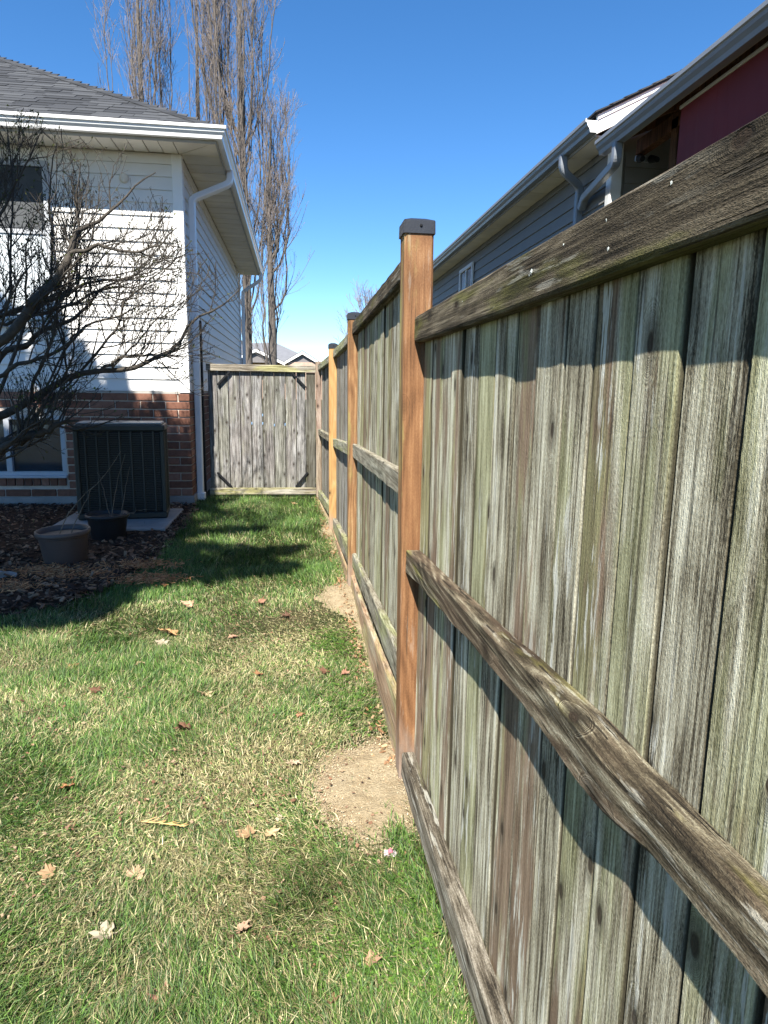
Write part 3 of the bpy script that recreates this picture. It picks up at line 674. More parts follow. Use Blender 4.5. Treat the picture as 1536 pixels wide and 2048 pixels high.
# downspouts
DP = [(-.036, -.026), (-.026, -.034), (.026, -.034), (.036, -.026), (.036, .026), (.026, .034), (-.026, .034), (-.036, .026)]
def downspout(par, pts, mat, rad=.1, name='downspout'):
    V, F = sweep(smooth_path(pts, 7, rad), DP); me = raw(name, V, F, mat); fixn(me); return place(name, me, par)
ds = downspout(house, [(gx+.04, 8.42, gz+.01), (gx+.04, 8.40, gz-.13), (HX+.048, 8.20, gz-.37), (HX+.048, 8.19, gz-.5), (HX+.046, 8.14, .10), (HX+.046, 8.11, .05)], M['gutter'], .09)
place('strap', box_me('strap', (.08, .085, .03), M['gutter'], .002), ds, (HX+.047, 8.165, 2.6)); place('boot', box_me('boot', (.11, .11, .09), M['gutter'], .01), ds, (HX+.047, 8.13, .07))
downspout(house, [(gx+.04, HYB-.1, gz+.01), (gx+.04, HYB-.1, gz-.13), (HX+.055, HYB+.05, gz-.37), (HX+.055, HYB+.05, gz-.5), (HX+.052, HYB+.05, .10)], M['gutter'], .09)
# roof
K = .56; ex, ey, ez = gx-.005, gy+.005, gz+.112; Xr = (HXL-.4+ex)/2; T = ex-Xr
c0 = (ex, ey, ez); rid0 = (Xr, ey+T, ez+K*T); rid1 = (Xr, HYB+.4-T, ez+K*T); l0 = (2*Xr-ex, ey, ez); b0 = (ex, HYB+.4, ez); b1 = (2*Xr-ex, HYB+.4, ez)
V = [c0, l0, rid0, b0, rid1, b1]; V += [(a, b, c-.03) for a, b, c in V]
me = raw('roof', V, [(1, 0, 2), (0, 3, 4, 2), (3, 5, 4), (5, 1, 2, 4), (6, 7, 11, 9), (0, 1, 7, 6), (3, 0, 6, 9), (5, 3, 9, 11), (1, 5, 11, 7)], M['shingle']); fixn(me)
roof = place('roof', me, house)
sl = math.atan(K); cs, sn = math.cos(sl), math.sin(sl)
sh = {}
def shingle_me(w):
    w = round(w, 2)
    if w not in sh:
        me = box_me('shingle', (w-.005, .17, .011), M['shingle'], 0); sh[w] = me
    return sh[w]
far_s = []; nsh = 0
rowh = .138
for k in range(38):
    v_ = k*rowh; y = ey-.01+v_*cs; z = ez+v_*sn+.004; xr = ex-(y-ey)+.02; xl = 2*Xr-ex+(y-ey)
    x = xr; first = True
    while x > xl+.3:
        w = random.choice((.16, .22, .28, .33, .38)) if not first else random.uniform(.1, .3)
        th = .004+random.choice((0, .004)); first = False
        if x > -4.3 and nsh < 270:
            place('shingle', shingle_me(w), roof, (x-w/2, y+.085*cs, z+.085*sn+th-.085*.03), rot=(sl-.03, 0, 0)); nsh += 1
        else: far_s.append((x-w/2, y+.085*cs, z+.085*sn+th, w-.004))
        x -= w
A = np.array(far_s); c = np.array([(-.5, -.085), (.5, -.085), (.5, .085), (-.5, .085)])
V = []; 
for dz, sgn in ((.0035, 1), (-.0035, -1)):
    V.append(np.stack([A[:, None, 0]+c[None, :, 0]*A[:, None, 3], A[:, None, 1]+c[None, :, 1]*math.cos(sl-.03), A[:, None, 2]+c[None, :, 1]*math.sin(sl-.03)+dz], -1))
V = np.concatenate(V, 1).reshape(-1, 3); f_ = np.array([(0, 1, 2, 3), (4, 5, 1, 0), (5, 6, 2, 1), (7, 4, 0, 3)]); F = (f_[None]+np.arange(len(A))[:, None, None]*8).reshape(-1, 4)
place('shingle_field', raw('shingle_field', V, {4: F}, M['shingle']), roof, kind='stuff')
hipd = Vector((-1, 1, K)).normalized(); nst = int(T*math.sqrt(2+K*K)/.17)
hm = None
for k in range(nst):
    p = Vector((ex+.01, ey-.01, ez+.012))+hipd*(k*.17)
    s1 = Vector((0, 1, 0)).cross(Vector((0, 0, 1)))
    # folded cap: two plates falling to the two slopes
    d1 = Vector((-1, 0, 0)); d2 = Vector((0, 1, 0)); w = .13
    a = p; b = p+hipd*.235; up_ = Vector((0, 0, .008))
    V = [a+up_*1.4, b+up_*.4, b+d1*w*.9+Vector((-.0, -.0, .004)), a+d1*w*.9+Vector((0, 0, .010)), b+d2*w*.9+Vector((0, 0, .004)), a+d2*w*.9+Vector((0, 0, .010))]
    V = [(v.x, v.y, v.z+.006) for v in V]; V += [(x_, y_, z_-.007) for x_, y_, z_ in V]
    me = raw('ridge_cap', V, [(0, 1, 2, 3), (1, 0, 5, 4), (6, 9, 8, 7), (7, 10, 11, 6), (0, 3, 9, 6), (5, 0, 6, 11), (3, 2, 8, 9), (4, 5, 11, 10), (2, 1, 7, 8), (1, 4, 10, 7)], M['shingle']); fixn(me)
    place('ridge_cap', me, roof)

# ================================================================== AIR CONDITIONER, PAD, POTS
pad = box('concrete_pad', (-2.25, 6.24, -.01), (-1.20, 7.30, .07), M['concrete'], None, .01); tag(pad, 'pale concrete slab under the air conditioner', 'slab')
acr = thing('air_conditioner', 'large dark louvred air conditioner unit against the brick wall', 'air conditioner', (-1.70, 6.92, .075))
aw, ad, ah = .82, .48, .91
def lb(name, lo, hi, mat, bev=.003, **k):
    lo = Vector(lo); hi = Vector(hi); return place(name, box_me(name, hi-lo, mat, bev), acr, (lo+hi)/2, world=False, **k)
lb('base_pan', (-aw/2, -ad/2, 0), (aw/2, ad/2, .06), M['ac'], .01)
lb('coil', (-aw/2+.03, -ad/2+.03, .06), (aw/2-.03, ad/2-.03, ah-.06), M['ac_dark'])
lb('top_cover', (-aw/2-.006, -ad/2-.006, ah-.06), (aw/2+.006, ad/2+.006, ah), M['ac'], .012)
lb('top_plate', (-aw/2+.02, -ad/2+.02, ah), (aw/2-.02, ad/2-.02, ah+.02), M['ac_top'], .012)
for sx in (-1, 1):
    for sy in (-1, 1): lb('corner_post', (sx*aw/2-(.045 if sx > 0 else 0), sy*ad/2-(.045 if sy > 0 else 0), .06), (sx*aw/2+(0 if sx > 0 else .045), sy*ad/2+(0 if sy > 0 else .045), ah-.06), M['ac'], .008)
L = []
for k in range(44):
    z = .085+k*.0172
    L.append((0, -ad/2+.012, z, aw-.1, .016)); L.append((aw/2-.012, 0, z, .016, ad-.1)); L.append((-aw/2+.012, 0, z, .016, ad-.1))
o = many_boxes('louvre_grille', L, .006, M['ac'], acr, kind='stuff'); o.location = (0, 0, 0)
for i in range(1, 8):
    x = -aw/2+i*aw/8; lb('grille_bar', (x-.009, -ad/2-.002, .06), (x+.009, -ad/2+.02, ah-.06), M['ac'])
for i in range(1, 5):
    y = -ad/2+i*ad/5; lb('grille_bar', (aw/2-.02, y-.008, .06), (aw/2+.002, y+.008, ah-.06), M['ac'])
acr.rotation_euler = (0, 0, math.radians(7))

def lathe(name, prof, mat, par, at, seg=36, **k):
    V = []; F = []
    for i, (r_, z) in enumerate(prof):
        for j in range(seg): a = j/seg*2*math.pi; V.append((r_*math.cos(a), r_*math.sin(a), z))
    for i in range(len(prof)-1):
        for j in range(seg): F.append((i*seg+j, i*seg+(j+1) % seg, (i+1)*seg+(j+1) % seg, (i+1)*seg+j))
    F.append(tuple(range(seg))[::-1]); F.append(tuple(range((len(prof)-1)*seg, len(prof)*seg)))
    me = raw(name, V, F, mat, smooth=False); fixn(me)
    for p in me.polygons: p.use_smooth = len(p.vertices) == 4
    return place(name, me, par, at, world=False, **k)
def pot(name, label, at, R, h, mat):
    t_ = thing(name, label, 'flower pot', at)
    lathe('body', [(R*.72, 0), (R*.76, .01), (R*.90, h*.80), (R*.91, h*.82), (R*.95, h*.83), (R*.95, h*.86), (R*.88, h*.86), (R*.84, h*.84), (R*.83, h*.78)], mat, t_, (0, 0, 0))
    lathe('rim', [(R*.95, h*.86), (R, h*.87), (R*1.01, h*.92), (R*1.0, h*.99), (R*.97, h), (R*.92, h*.99), (R*.90, h*.90), (R*.885, h*.862)], mat, t_, (0, 0, .0005))
    lathe('soil', [(R*.82, h*.74), (R*.80, h*.79), (R*.4, h*.81), (.001, h*.82)], M['soil'], t_, (0, 0, 0), 24); return t_
p1 = pot('flower_pot', 'round taupe plastic flower pot with ribbed rim on the mulch', (-1.735, 5.20, .02), .192, .265, M['pot_tan']); p1.rotation_euler = (.02, -.03, 0)
p2 = pot('flower_pot', 'black plastic flower pot standing in front of the air conditioner', (-1.64, 6.02, .02), .182, .235, M['pot_black'])
def stems(label, L, group=None):
    t_ = thing('dead_plant', label, 'dead plant', L[0][0])
    for pts in L:
        A = resample([(*p, .0) for p in smooth_path(pts, 5, .2)], 9)
        A[1:-1, :3] += RNG.normal(size=(7, 3))*.006
        P = A[None, :, :3]; R = np.linspace(.0042, .0016, 9)[None]
        P2, R2 = grow(P, R, 3, .35, .95, (25, 60), (.03, .10), .05, 4, (.5, .4))
        V1, F1 = tubes(P, R, 4); V2, F2 = tubes(P2, R2, 3); V2o = len(V1)
        me = raw('stem', np.concatenate([V1, V2]), {4: np.concatenate([F1, F2+V2o])}, M['stem'], smooth=True); place('stem', me, t_)
stems('two dead leaning stems in the taupe flower pot', [[(-1.78, 5.2, .22), (-1.70, 5.22, .42), (-1.46, 5.3, .66), (-1.33, 5.35, .86)], [(-1.70, 5.22, .22), (-1.62, 5.25, .44), (-1.52, 5.3, .60)]])
stems('thin dry stalks sprouting from the black flower pot', [[(-1.62, 6.02, .2), (-1.64, 6.02, .40), (-1.70, 6.0, .62)], [(-1.54, 6.05, .2), (-1.49, 6.05, .45), (-1.44, 6.06, .66)], [(-1.6, 6.0, .2), (-1.55, 6.0, .5), (-1.46, 6.02, .78)], [(-1.53, 6.0, .2), (-1.40, 5.98, .28), (-1.28, 5.95, .30)]])
st = blob('garden_stone', (-2.02, 4.78, .04), .085, M['concrete'], None, 5, (1.1, .8, .55)); tag(st, 'small dark stone half sunk in the mulch by the lawn edge', 'stone')

# ================================================================== NEIGHBOUR'S HOUSE (right)
NX, NGX, NY0, NY1, NZ = 2.97, 2.62, 6.45, 21.0, 3.655
nb = thing('neighbour_house', 'grey-sided house beyond the fence with long gutter and white gable board', 'house', (6, 12, 0))
def nbox(name, lo, hi, mat, bev=0.0, **k): return box(name, lo, hi, mat, nb, bev, **k)
nbox('wall', (NX+.025, NY0+.02, -.02), (9.5, NY0+.14, NZ+.05), M['siding_n']); nbox('wall', (NX+.025, NY0+.14, -.02), (NX+.14, NY1, NZ+.05), M['siding_n'])
nbox('wall', (9.4, NY0+.14, -.02), (9.5, NY1, NZ), M['siding_n']); nbox('wall', (NX+.14, NY1-.1, -.02), (9.4, NY1, NZ), M['siding_n'])
# gable end wall above
xm = 6.2; NK = .50
V = [(NX+.03, NY0+.03, NZ), (9.5, NY0+.03, NZ), (xm, NY0+.03, NZ+(xm-NX)*NK-.02)]; V += [(a, b+.1, c) for a, b, c in V]
me = raw('gable_wall', V, [(0, 1, 2), (5, 4, 3), (0, 3, 4, 1), (1, 4, 5, 2), (2, 5, 3, 0)], M['siding_n']); fixn(me); place('gable_wall', me, nb)
EN = .142; Ln = NY1-NY0-.1
pr6 = [(i, (i+1) % 6, 6+(i+1) % 6, 6+i) for i in range(6)]+[tuple(range(6))[::-1], tuple(range(6, 12))]
me_n = raw('siding_board', [(p, s, q) for s in (0, Ln) for p, q in lap(EN)], pr6, M['siding_n']); fixn(me_n)
me_nf = raw('siding_board', [(s, p, q) for s in (0, 6.3) for p, q in lap(EN)], pr6, M['siding_n']); fixn(me_nf)
for k in range(25):
    z = NZ-.06-(k+1)*EN
    place('siding_board', me_n, nb, (NX+.018, NY0+.1, z)); place('siding_board', me_nf, nb, (NX+.13, NY0+.012, z))
nbox('frieze_board', (NX, NY0+.1, NZ-.06), (NX+.024, NY1, NZ), M['siding_n'], .002)
nbox('corner_trim', (NX-.006, NY0-.006, 0), (NX+.10, NY0+.018, NZ), M['trim'], .003); nbox('corner_trim', (NX-.006, NY0+.0185, 0), (NX+.016, NY0+.10, NZ), M['trim'], .003)
NFX = NGX+.11
pmn = box_me('soffit_panel', (NX-NFX-.004, .296, .012), M['soffit'], .002); y = NY0-.12; n = 0
while y < NY1: place('soffit_panel', pmn, nb, ((NX+NFX)/2, y+.148, NZ+.006+.003*(n % 2))); y += .30; n += 1
nbox('fascia', (NFX-.012, NY0-.15, NZ-.01), (NFX, NY1, NZ+.13), M['fascia'])
def ngut(x, y0, y1, z, par=nb): return gutter(par, lambda k, d, h: ((x-d, y0, z+h), (x-d, y1, z+h))[k], M['gutter_n'], n_st=2)
ngut(NFX-.013, NY0-.17, NY1+.1, NZ+.015)
# end cap of gutter, white
V = [(NFX-.013-d, NY0-.176, NZ+.015+h) for d, h in GP]; V += [(a, b+.005, c) for a, b, c in V]; m_ = len(GP)
me = raw('gutter_end', V, [(i, (i+1) % m_, m_+(i+1) % m_, m_+i) for i in range(m_)]+[tuple(range(m_))[::-1], tuple(range(m_, 2*m_))], M['trim']); fixn(me); place('gutter_end', me, nb)
# white gable (rake) board following the slope, with a drip strip on top
def slope_board(name, x0, x1, z_off0, z_off1, y0, y1, mat, par=nb, zb=None):
    zz = lambda x: (zb or NZ)+.05+(x-NFX)*NK
    V = [(x0, y0, zz(x0)+z_off0), (x1, y0, zz(x1)+z_off0), (x1, y0, zz(x1)+z_off1), (x0, y0, zz(x0)+z_off1)]; V += [(a, y1, c) for a, b, c in V]
    me = raw(name, V, [(0, 1, 2, 3), (7, 6, 5, 4), (0, 4, 5, 1), (1, 5, 6, 2), (2, 6, 7, 3), (3, 7, 4, 0)], mat); fixn(me); return place(name, me, par)
slope_board('rake_board', NFX-.012, xm, -.04, .118, NY0-.175, NY0-.15, M['trim'])
slope_board('rake_strip', NFX-.012, xm, .075, .118, NY0-.185, NY0-.176, M['trim'])
slope_board('rake_soffit', NFX, xm, -.02, .0, NY0-.149, NY0+.02, M['soffit'])
rf = slope_board('roof', NFX-.03, xm, .119, .139, NY0-.20, NY1+.2, M['shingle'])
zt = NZ+.05+(xm-NFX)*NK
V = [(xm, NY0-.2, zt+.119), (9.75, NY0-.2, zt+.119-(9.75-xm)*NK), (9.75, NY1+.2, zt+.119-(9.75-xm)*NK), (xm, NY1+.2, zt+.119)]; V += [(a, b, c+.02) for a, b, c in V]
me = raw('roof', V, [(0, 3, 2, 1), (4, 5, 6, 7), (0, 1, 5, 4), (1, 2, 6, 5), (2, 3, 7, 6), (3, 0, 4, 7)], M['shingle']); fixn(me); place('roof', me, nb)
for k in range(26):     # shingle courses whose stepped ends show at the gable
    x = NFX-.05+k*.13; z = NZ+.05+(x-NFX)*NK+.139
    V = [(x, 0, z), (x+.16, 0, z+.16*NK-.004), (x+.16, 0, z+.16*NK+.006), (x, 0, z+.016)]; V = [(a, NY0-.215, c) for a, b, c in V]+[(a, NY1+.2, c) for a, b, c in V]
    me = raw('shingle_course', V, [(0, 1, 2, 3), (7, 6, 5, 4), (0, 4, 5, 1), (1, 5, 6, 2), (2, 6, 7, 3), (3, 7, 4, 0)], M['shingle']); fixn(me); place('shingle_course', me, rf)
# window in the side wall
nw = place('window', box_me('window', (.006, .80, .90), M['glass'], 0), nb, (NX-.008, 11.9, 2.95))
for lo, hi in (((NX-.035, 11.45, 3.42), (NX, 12.35, 3.48)), ((NX-.035, 11.45, 2.45), (NX, 12.35, 2.50)), ((NX-.035, 11.45, 2.501), (NX, 11.50, 3.419)), ((NX-.035, 12.30, 2.501), (NX, 12.35, 3.419)), ((NX-.03, 11.88, 2.501), (NX, 11.92, 3.419))):
    lo, hi = Vector(lo), Vector(hi); place('frame', box_me('frame', hi-lo, M['trim'], .003), nw, (lo+hi)/2)
downspout(nb, [(NFX-.06, 6.93, NZ+.02), (NFX-.06, 6.92, NZ-.12), (NX-.05, 7.06, NZ-.22), (NX-.05, 7.08, NZ-.36), (NX-.05, 7.08, .1)], M['gutter_n'], .10)
# porch roof in front of it
PZ, PX0, PX1, PY0, PY1 = 3.393, NFX, 6.3, -3.2, 6.05
ngut(PX0-.013, PY0, PY1, PZ+.01)
nbox('fascia', (PX0-.012, PY0, PZ+.015), (PX0, PY1, PZ+.12), M['fascia'])
PK = .42
def pz(x): return PZ+.15+(x-PX0)*PK
V = [(PX0-.03, PY0, pz(PX0-.03)), (PX1, PY0, pz(PX1)), (PX1, 6.42, pz(PX1)), (NX-.12, 6.42, pz(NX-.12)), (NX-.12, PY1, pz(NX-.12)), (PX0-.03, PY1, pz(PX0-.03))]; V += [(a, b, c+.03) for a, b, c in V]
me = raw('porch_roof', V, [(5, 4, 3, 2, 1, 0), (6, 7, 8, 9, 10, 11)]+[(i, (i+1) % 6, 6+(i+1) % 6, 6+i) for i in range(6)], M['lumber']); fixn(me); prf = place('porch_roof', me, nb)
y = PY0+.1
while y < PY1:
    V = [(PX0+.001, y, pz(PX0)-.115), (PX1, y, pz(PX1)-.14), (PX1, y, pz(PX1)-.002), (PX0+.001, y, pz(PX0)-.002)]; V += [(a, b+.038, c) for a, b, c in V]
    me = raw('rafter', V, [(0, 1, 2, 3), (7, 6, 5, 4), (0, 4, 5, 1), (1, 5, 6, 2), (2, 6, 7, 3), (3, 7, 4, 0)], M['lumber']); fixn(me); place('rafter', me, nb); y += .42
nbox('porch_wall', (PX1, PY0, -.02), (PX1+.1, NY0-.25, pz(PX1)), M['siding_n'])
nbox('porch_post', (2.98, 5.35, 0), (3.08, 5.45, PZ+.10), M['lumber'], .003)
nbox('porch_post', (3.5, 5.9, 0), (3.6, 6.0, PZ+.35), M['lumber'], .003)
bar('timber_brace', (3.06, 5.40, 2.9), (3.06, 4.85, 3.42), .09, .04, M['lumber'], nb)
nbox('porch_beam', (2.98, 4.2, PZ+.02), (3.06, 6.02, PZ+.14), M['lumber'], .003)
# second downspout, from the porch gutter to the wall
downspout(nb, [(PX0-.05, 5.75, PZ+.02), (PX0-.05, 5.75, PZ-.14), (NX-.06, 6.9, PZ-.10), (NX-.05, 7.00, PZ-.18)], M['gutter_n'], .10)
# red sheet hanging below the porch roof
rd = thing('red_sheet', 'dark red sheet with pale top edge hanging under the open porch roof', 'sheet', (2.82, 3, 0))
V = []; F = []; n = 60
for i in range(n+1):
    y = -1.5+(5.02+1.5)*i/n; w = .012*math.sin(y*5)+.008*math.sin(y*13+1)
    for z, k in ((1.0, 1.6), (1.9, 1.2), (2.7, .8), (3.400, .0)): V.append((2.81+w*k, y, z))
    for z, k in ((3.400, .0), (2.7, .8), (1.9, 1.2), (1.0, 1.6)): V.append((2.815+w*k, y, z))
for i in range(n):
    for j in range(8): F.append((i*8+j, i*8+(j+1) % 8, (i+1)*8+(j+1) % 8, (i+1)*8+j))
F += [tuple(range(8)), tuple(range(n*8, n*8+8))[::-1]]
me = raw('cloth', V, F, M['red']); fixn(me); place('cloth', me, rd); box('top_edge', (2.80, -1.5, 3.401), (2.83, 5.03, 3.425), M['white_edge'], rd, .003)
lt = thing('flood_light', 'small round twin lamp fixed in the dark porch corner', 'lamp', (3.05, 5.95, 3.36))
for dx in (-.06, .06):
    bm = bmesh.new(); bmesh.ops.create_cone(bm, cap_ends=True, segments=16, radius1=.035, radius2=.022, depth=.09); me = bpy.data.meshes.new('lamp_head'); bm.to_mesh(me); bm.free(); me.materials.append(M['black_metal']); place('lamp_head', me, lt, (dx, -.02, 0), rot=(1.9, 0, dx*3), world=False)
place('bracket', box_me('bracket', (.16, .03, .05), M['gutter_n'], .006), lt, (0, .05, .02), world=False)

# ================================================================== FAR HOUSES
fh = thing('far_house', 'distant house with grey roof and white-edged gables above the gate', 'house', (-2, 92, 0))
def poly(name, V, F, mat, par): me = raw(name, V, F, mat); fixn(me); return place(name, me, par)
box('wall', (-14, 90, -.02), (3.0, 100, 4.6), M['far_brick'], fh)
V = [(-14.6, 89.5, 4.6), (3.4, 89.5, 4.6), (3.4, 100.5, 4.6), (-14.6, 100.5, 4.6), (-10, 95, 7.25), (-2.6, 95, 7.45)]
poly('roof', V, [(0, 1, 5, 4), (1, 2, 5), (2, 3, 4, 5), (3, 0, 4), (0, 3, 2, 1)], M['far_roof'], fh)
def gable(par, xc, hw, zb, zt_, y, depth, hy):
    V = [(xc-hw, y, zb), (xc+hw, y, zb), (xc, y, zt_), (xc-hw, y+depth, zb), (xc+hw, y+depth, zb), (xc, y+depth, zt_)]
    poly('gable_wall', V, [(0, 1, 2), (5, 4, 3), (0, 3, 4, 1)], M['far_dark'], par)
    for s in (-1, 1):
        a = Vector((xc, y-.4, zt_+.30)); b = Vector((xc+s*(hw+.5), y-.4, zb-.02+.0)); d = (b-a)
        V = [a, b, b+Vector((0, 0, -.30)), a+Vector((0, 0, -.36))]; V += [v+Vector((0, .12, 0)) for v in V]
        poly('rake_board', [tuple(v) for v in V], [(0, 1, 2, 3), (7, 6, 5, 4), (0, 4, 5, 1), (1, 5, 6, 2), (2, 6, 7, 3), (3, 7, 4, 0)], M['trim'], par)
        V = [a+Vector((0, 0, .01)), b+Vector((0, 0, .01)), b+Vector((0, depth, .01)), a+Vector((0, depth, .01))]; V += [v+Vector((0, 0, .12)) for v in V]
        poly('roof', [tuple(v) for v in V], [(0, 3, 2, 1), (4, 5, 6, 7), (0, 1, 5, 4), (1, 2, 6, 5), (2, 3, 7, 6), (3, 0, 4, 7)], M['far_roof'], par)
gable(fh, .9, 1.75, 4.7, 5.75, 88.5, 6, 0); gable(fh, -4.9, 3.1, 4.55, 5.9, 88.3, 6, 0)
box('wall', (-.9, 88.4, -.02), (2.7, 90, 4.69), M['far_brick'], fh); box('fascia', (2.4, 88.9, 4.75), (8.0, 89.1, 5.1), M['trim'], fh)
box('wall', (2.7, 89.2, 0), (8, 95, 4.74), M['far_brick'], fh)
th = thing('far_tan_house', 'sliver of a distant tan house rising behind the fence', 'house', (7, 62, 0))
box('wall', (3.5, 60, -.02), (12, 68, 4.3), M['far_tan'], th)
V = [(3.1, 59.6, 4.3), (12.4, 59.6, 4.3), (12.4, 68.4, 4.3), (3.1, 68.4, 4.3), (4.6, 59.8, 6.1), (11, 60, 6.9), (11, 68, 6.9), (4.6, 68, 6.1)]
poly('roof', V, [(0, 1, 5, 4), (1, 2, 6, 5), (2, 3, 7, 6), (3, 0, 4, 7), (4, 5, 6, 7), (0, 3, 2, 1)], M['far_tan'], th)

# ================================================================== MAGNOLIA
LIMBS = [
 [(-2.343,5.20,0.859,0.045),(-2.134,5.20,0.914,0.042),(-1.926,5.20,0.988,0.036),(-1.738,5.25,1.052,0.022),(-1.607,5.30,1.084,0.009),],
 [(-2.270,5.00,0.685,0.030),(-2.077,5.05,0.874,0.030),(-1.990,5.10,0.959,0.022),(-1.879,5.20,1.115,0.015),(-1.815,5.30,1.240,0.010),(-1.751,5.40,1.424,0.006),],
 [(-2.370,5.30,1.052,0.040),(-2.178,5.35,1.124,0.038),(-1.977,5.40,1.236,0.034),(-1.875,5.40,1.282,0.032),(-1.738,5.45,1.373,0.030),(-1.621,5.50,1.462,0.027),(-1.470,5.50,1.476,0.024),(-1.221,5.55,1.494,0.020),(-1.093,5.60,1.544,0.018),(-0.941,5.65,1.650,0.015),(-0.854,5.70,1.803,0.013),(-0.753,5.70,1.911,0.011),(-0.686,5.70,1.932,0.009),(-0.535,5.75,2.031,0.007),(-0.421,5.80,2.166,0.004),],
 [(-1.470,5.50,1.476,0.015),(-1.312,5.40,1.561,0.012),(-1.108,5.30,1.587,0.010),(-0.946,5.20,1.571,0.007),(-0.855,5.20,1.537,0.003),],
 [(-2.234,5.00,1.441,0.055),(-1.994,5.00,1.636,0.048),(-1.866,5.05,1.796,0.044),(-1.706,5.10,2.045,0.038),(-1.569,5.10,2.189,0.032),(-1.522,5.15,2.292,0.027),(-1.473,5.15,2.383,0.020),(-1.367,5.20,2.454,0.015),(-1.261,5.25,2.600,0.010),(-1.121,5.30,2.760,0.007),(-0.969,5.30,2.854,0.004),],
 [(-1.523,5.10,2.243,0.018),(-1.322,5.00,2.274,0.014),(-1.177,5.00,2.261,0.011),(-1.045,4.95,2.247,0.010),(-0.897,4.90,2.285,0.007),(-0.785,4.90,2.400,0.004),],
 [(-2.474,5.60,1.378,0.030),(-2.247,5.60,1.513,0.027),(-2.120,5.60,1.613,0.025),(-1.872,5.60,1.776,0.020),(-1.730,5.65,1.848,0.017),(-1.527,5.70,2.066,0.012),(-1.353,5.70,2.165,0.008),(-1.164,5.70,2.190,0.004),],
 [(-2.608,6.00,1.857,0.025),(-2.377,6.00,1.899,0.022),(-2.060,6.00,1.975,0.020),(-1.865,6.00,2.044,0.017),(-1.705,6.00,2.179,0.014),(-1.484,6.05,2.217,0.009),(-1.203,6.10,2.291,0.006),(-0.995,6.10,2.399,0.003),],
 [(-1.998,5.60,1.927,0.014),(-1.840,5.60,2.133,0.012),(-1.807,5.60,2.350,0.011),(-1.813,5.60,2.615,0.009),(-1.755,5.60,2.999,0.005),(-1.720,5.60,3.104,0.003),],
 [(-2.421,5.90,1.775,0.016),(-2.237,5.90,2.058,0.013),(-2.222,5.90,2.391,0.011),(-2.168,5.90,2.788,0.009),(-2.164,5.90,3.124,0.006),(-2.183,5.90,3.335,0.003),],
 [(-2.270,5.40,2.293,0.014),(-2.082,5.40,2.538,0.012),(-1.926,5.40,2.812,0.009),(-1.811,5.40,3.016,0.006),(-1.735,5.40,3.134,0.003),],
 [(-1.621,5.50,1.462,0.013),(-1.467,5.45,1.616,0.012),(-1.318,5.40,1.781,0.010),(-1.254,5.40,1.981,0.009),(-1.058,5.35,2.122,0.006),(-0.883,5.30,2.243,0.003),],
 [(-1.941,5.30,1.238,0.016),(-1.801,5.20,1.490,0.013),(-1.701,5.20,1.701,0.011),(-1.678,5.20,1.942,0.009),(-1.570,5.20,2.149,0.006),(-1.511,5.20,2.550,0.003),],
 [(-1.396,5.50,1.489,0.010),(-1.243,5.60,1.667,0.008),(-1.083,5.60,1.861,0.006),(-0.934,5.65,2.022,0.004),(-0.852,5.70,2.183,0.002),],
 [(-2.236,5.20,1.306,0.020),(-1.988,5.20,1.469,0.018),(-1.725,5.25,1.599,0.014),(-1.486,5.30,1.785,0.010),(-1.271,5.30,1.862,0.007),(-1.019,5.30,1.976,0.004),],
]
mg = thing('magnolia', 'spreading budding shrub with dark crooked branches in front of the left house', 'shrub', (-2.9, 5.3, 0))
PL = []
for L in LIMBS:
    A = resample(L, 22); A[:, 3] = np.minimum(A[:, 3]*.85, .031); w = RNG.normal(size=(22, 3))*.012; w[0] = 0; w = (w+np.roll(w, 1, 0))/1.4
    A[:, :3] += w*np.clip(A[:, 3:4]*60, .3, 1.2)
    PL.append(A)
for i_, dx_, dy_, dz_ in ((7, -.12, .35, .05), (7, .16, -.3, -.1), (8, .10, .4, -.08), (8, -.25, -.2, -.15), (8, .02, .6, -.3), (6, -.35, .1, -.1)):
    A = PL[i_].copy(); A[:, :3] += [dx_, dy_, dz_]+np.cumsum(RNG.normal(size=(22, 3))*.012, 0); A[:, 3] *= .75; PL.append(A)
root = np.array([-2.95, 5.35, -.02])
for i, A in enumerate(PL):      # each stem runs back to the foot of the shrub, outside the picture
    s0 = A[0]; K_ = 8; q = np.linspace(0, 1, K_)[:, None]; rt = root+np.array([math.cos(i*2.1)*.12, math.sin(i*2.1)*.12, 0])
    mid = np.array([s0[0]-.3, (s0[1]+rt[1])/2, max(.15, s0[2]*.45)])
    if A[0, 0] < -1.95:
        B = rt*(1-q)**2+2*q*(1-q)*mid+s0[:3]*q**2; B = np.concatenate([B, np.linspace(s0[3]*1.5, s0[3], K_)[:, None]], 1)
        A = np.concatenate([B[:-1], A]); PL[i] = A
    V, F = tubes(A[None, :, :3], A[None, :, 3], 8); place('limb', raw('limb', V, {4: F}, M['twig'], smooth=True), mg)
PP = np.stack([resample(A[-22:], 16) for A in PL]); P0, R0 = PP[..., :3], PP[..., 3]
P1, R1 = grow(P0, R0, 14, .12, 1.0, (28, 62), (.35, .85), .13, 8, (.6, .32), .16); R1 = np.clip(R1, .003, .008)
P2, R2 = grow(P1, R1, 6, .1, 1.0, (25, 65), (.14, .40), .16, 6, (.7, .5), .18); R2 = np.clip(R2, .002, .0045)
P3, R3 = grow(P2, R2, 2, .15, 1.0, (25, 70), (.05, .17), .12, 4, (.8, .6), .18); R3 = np.clip(R3, .0012, .0028)
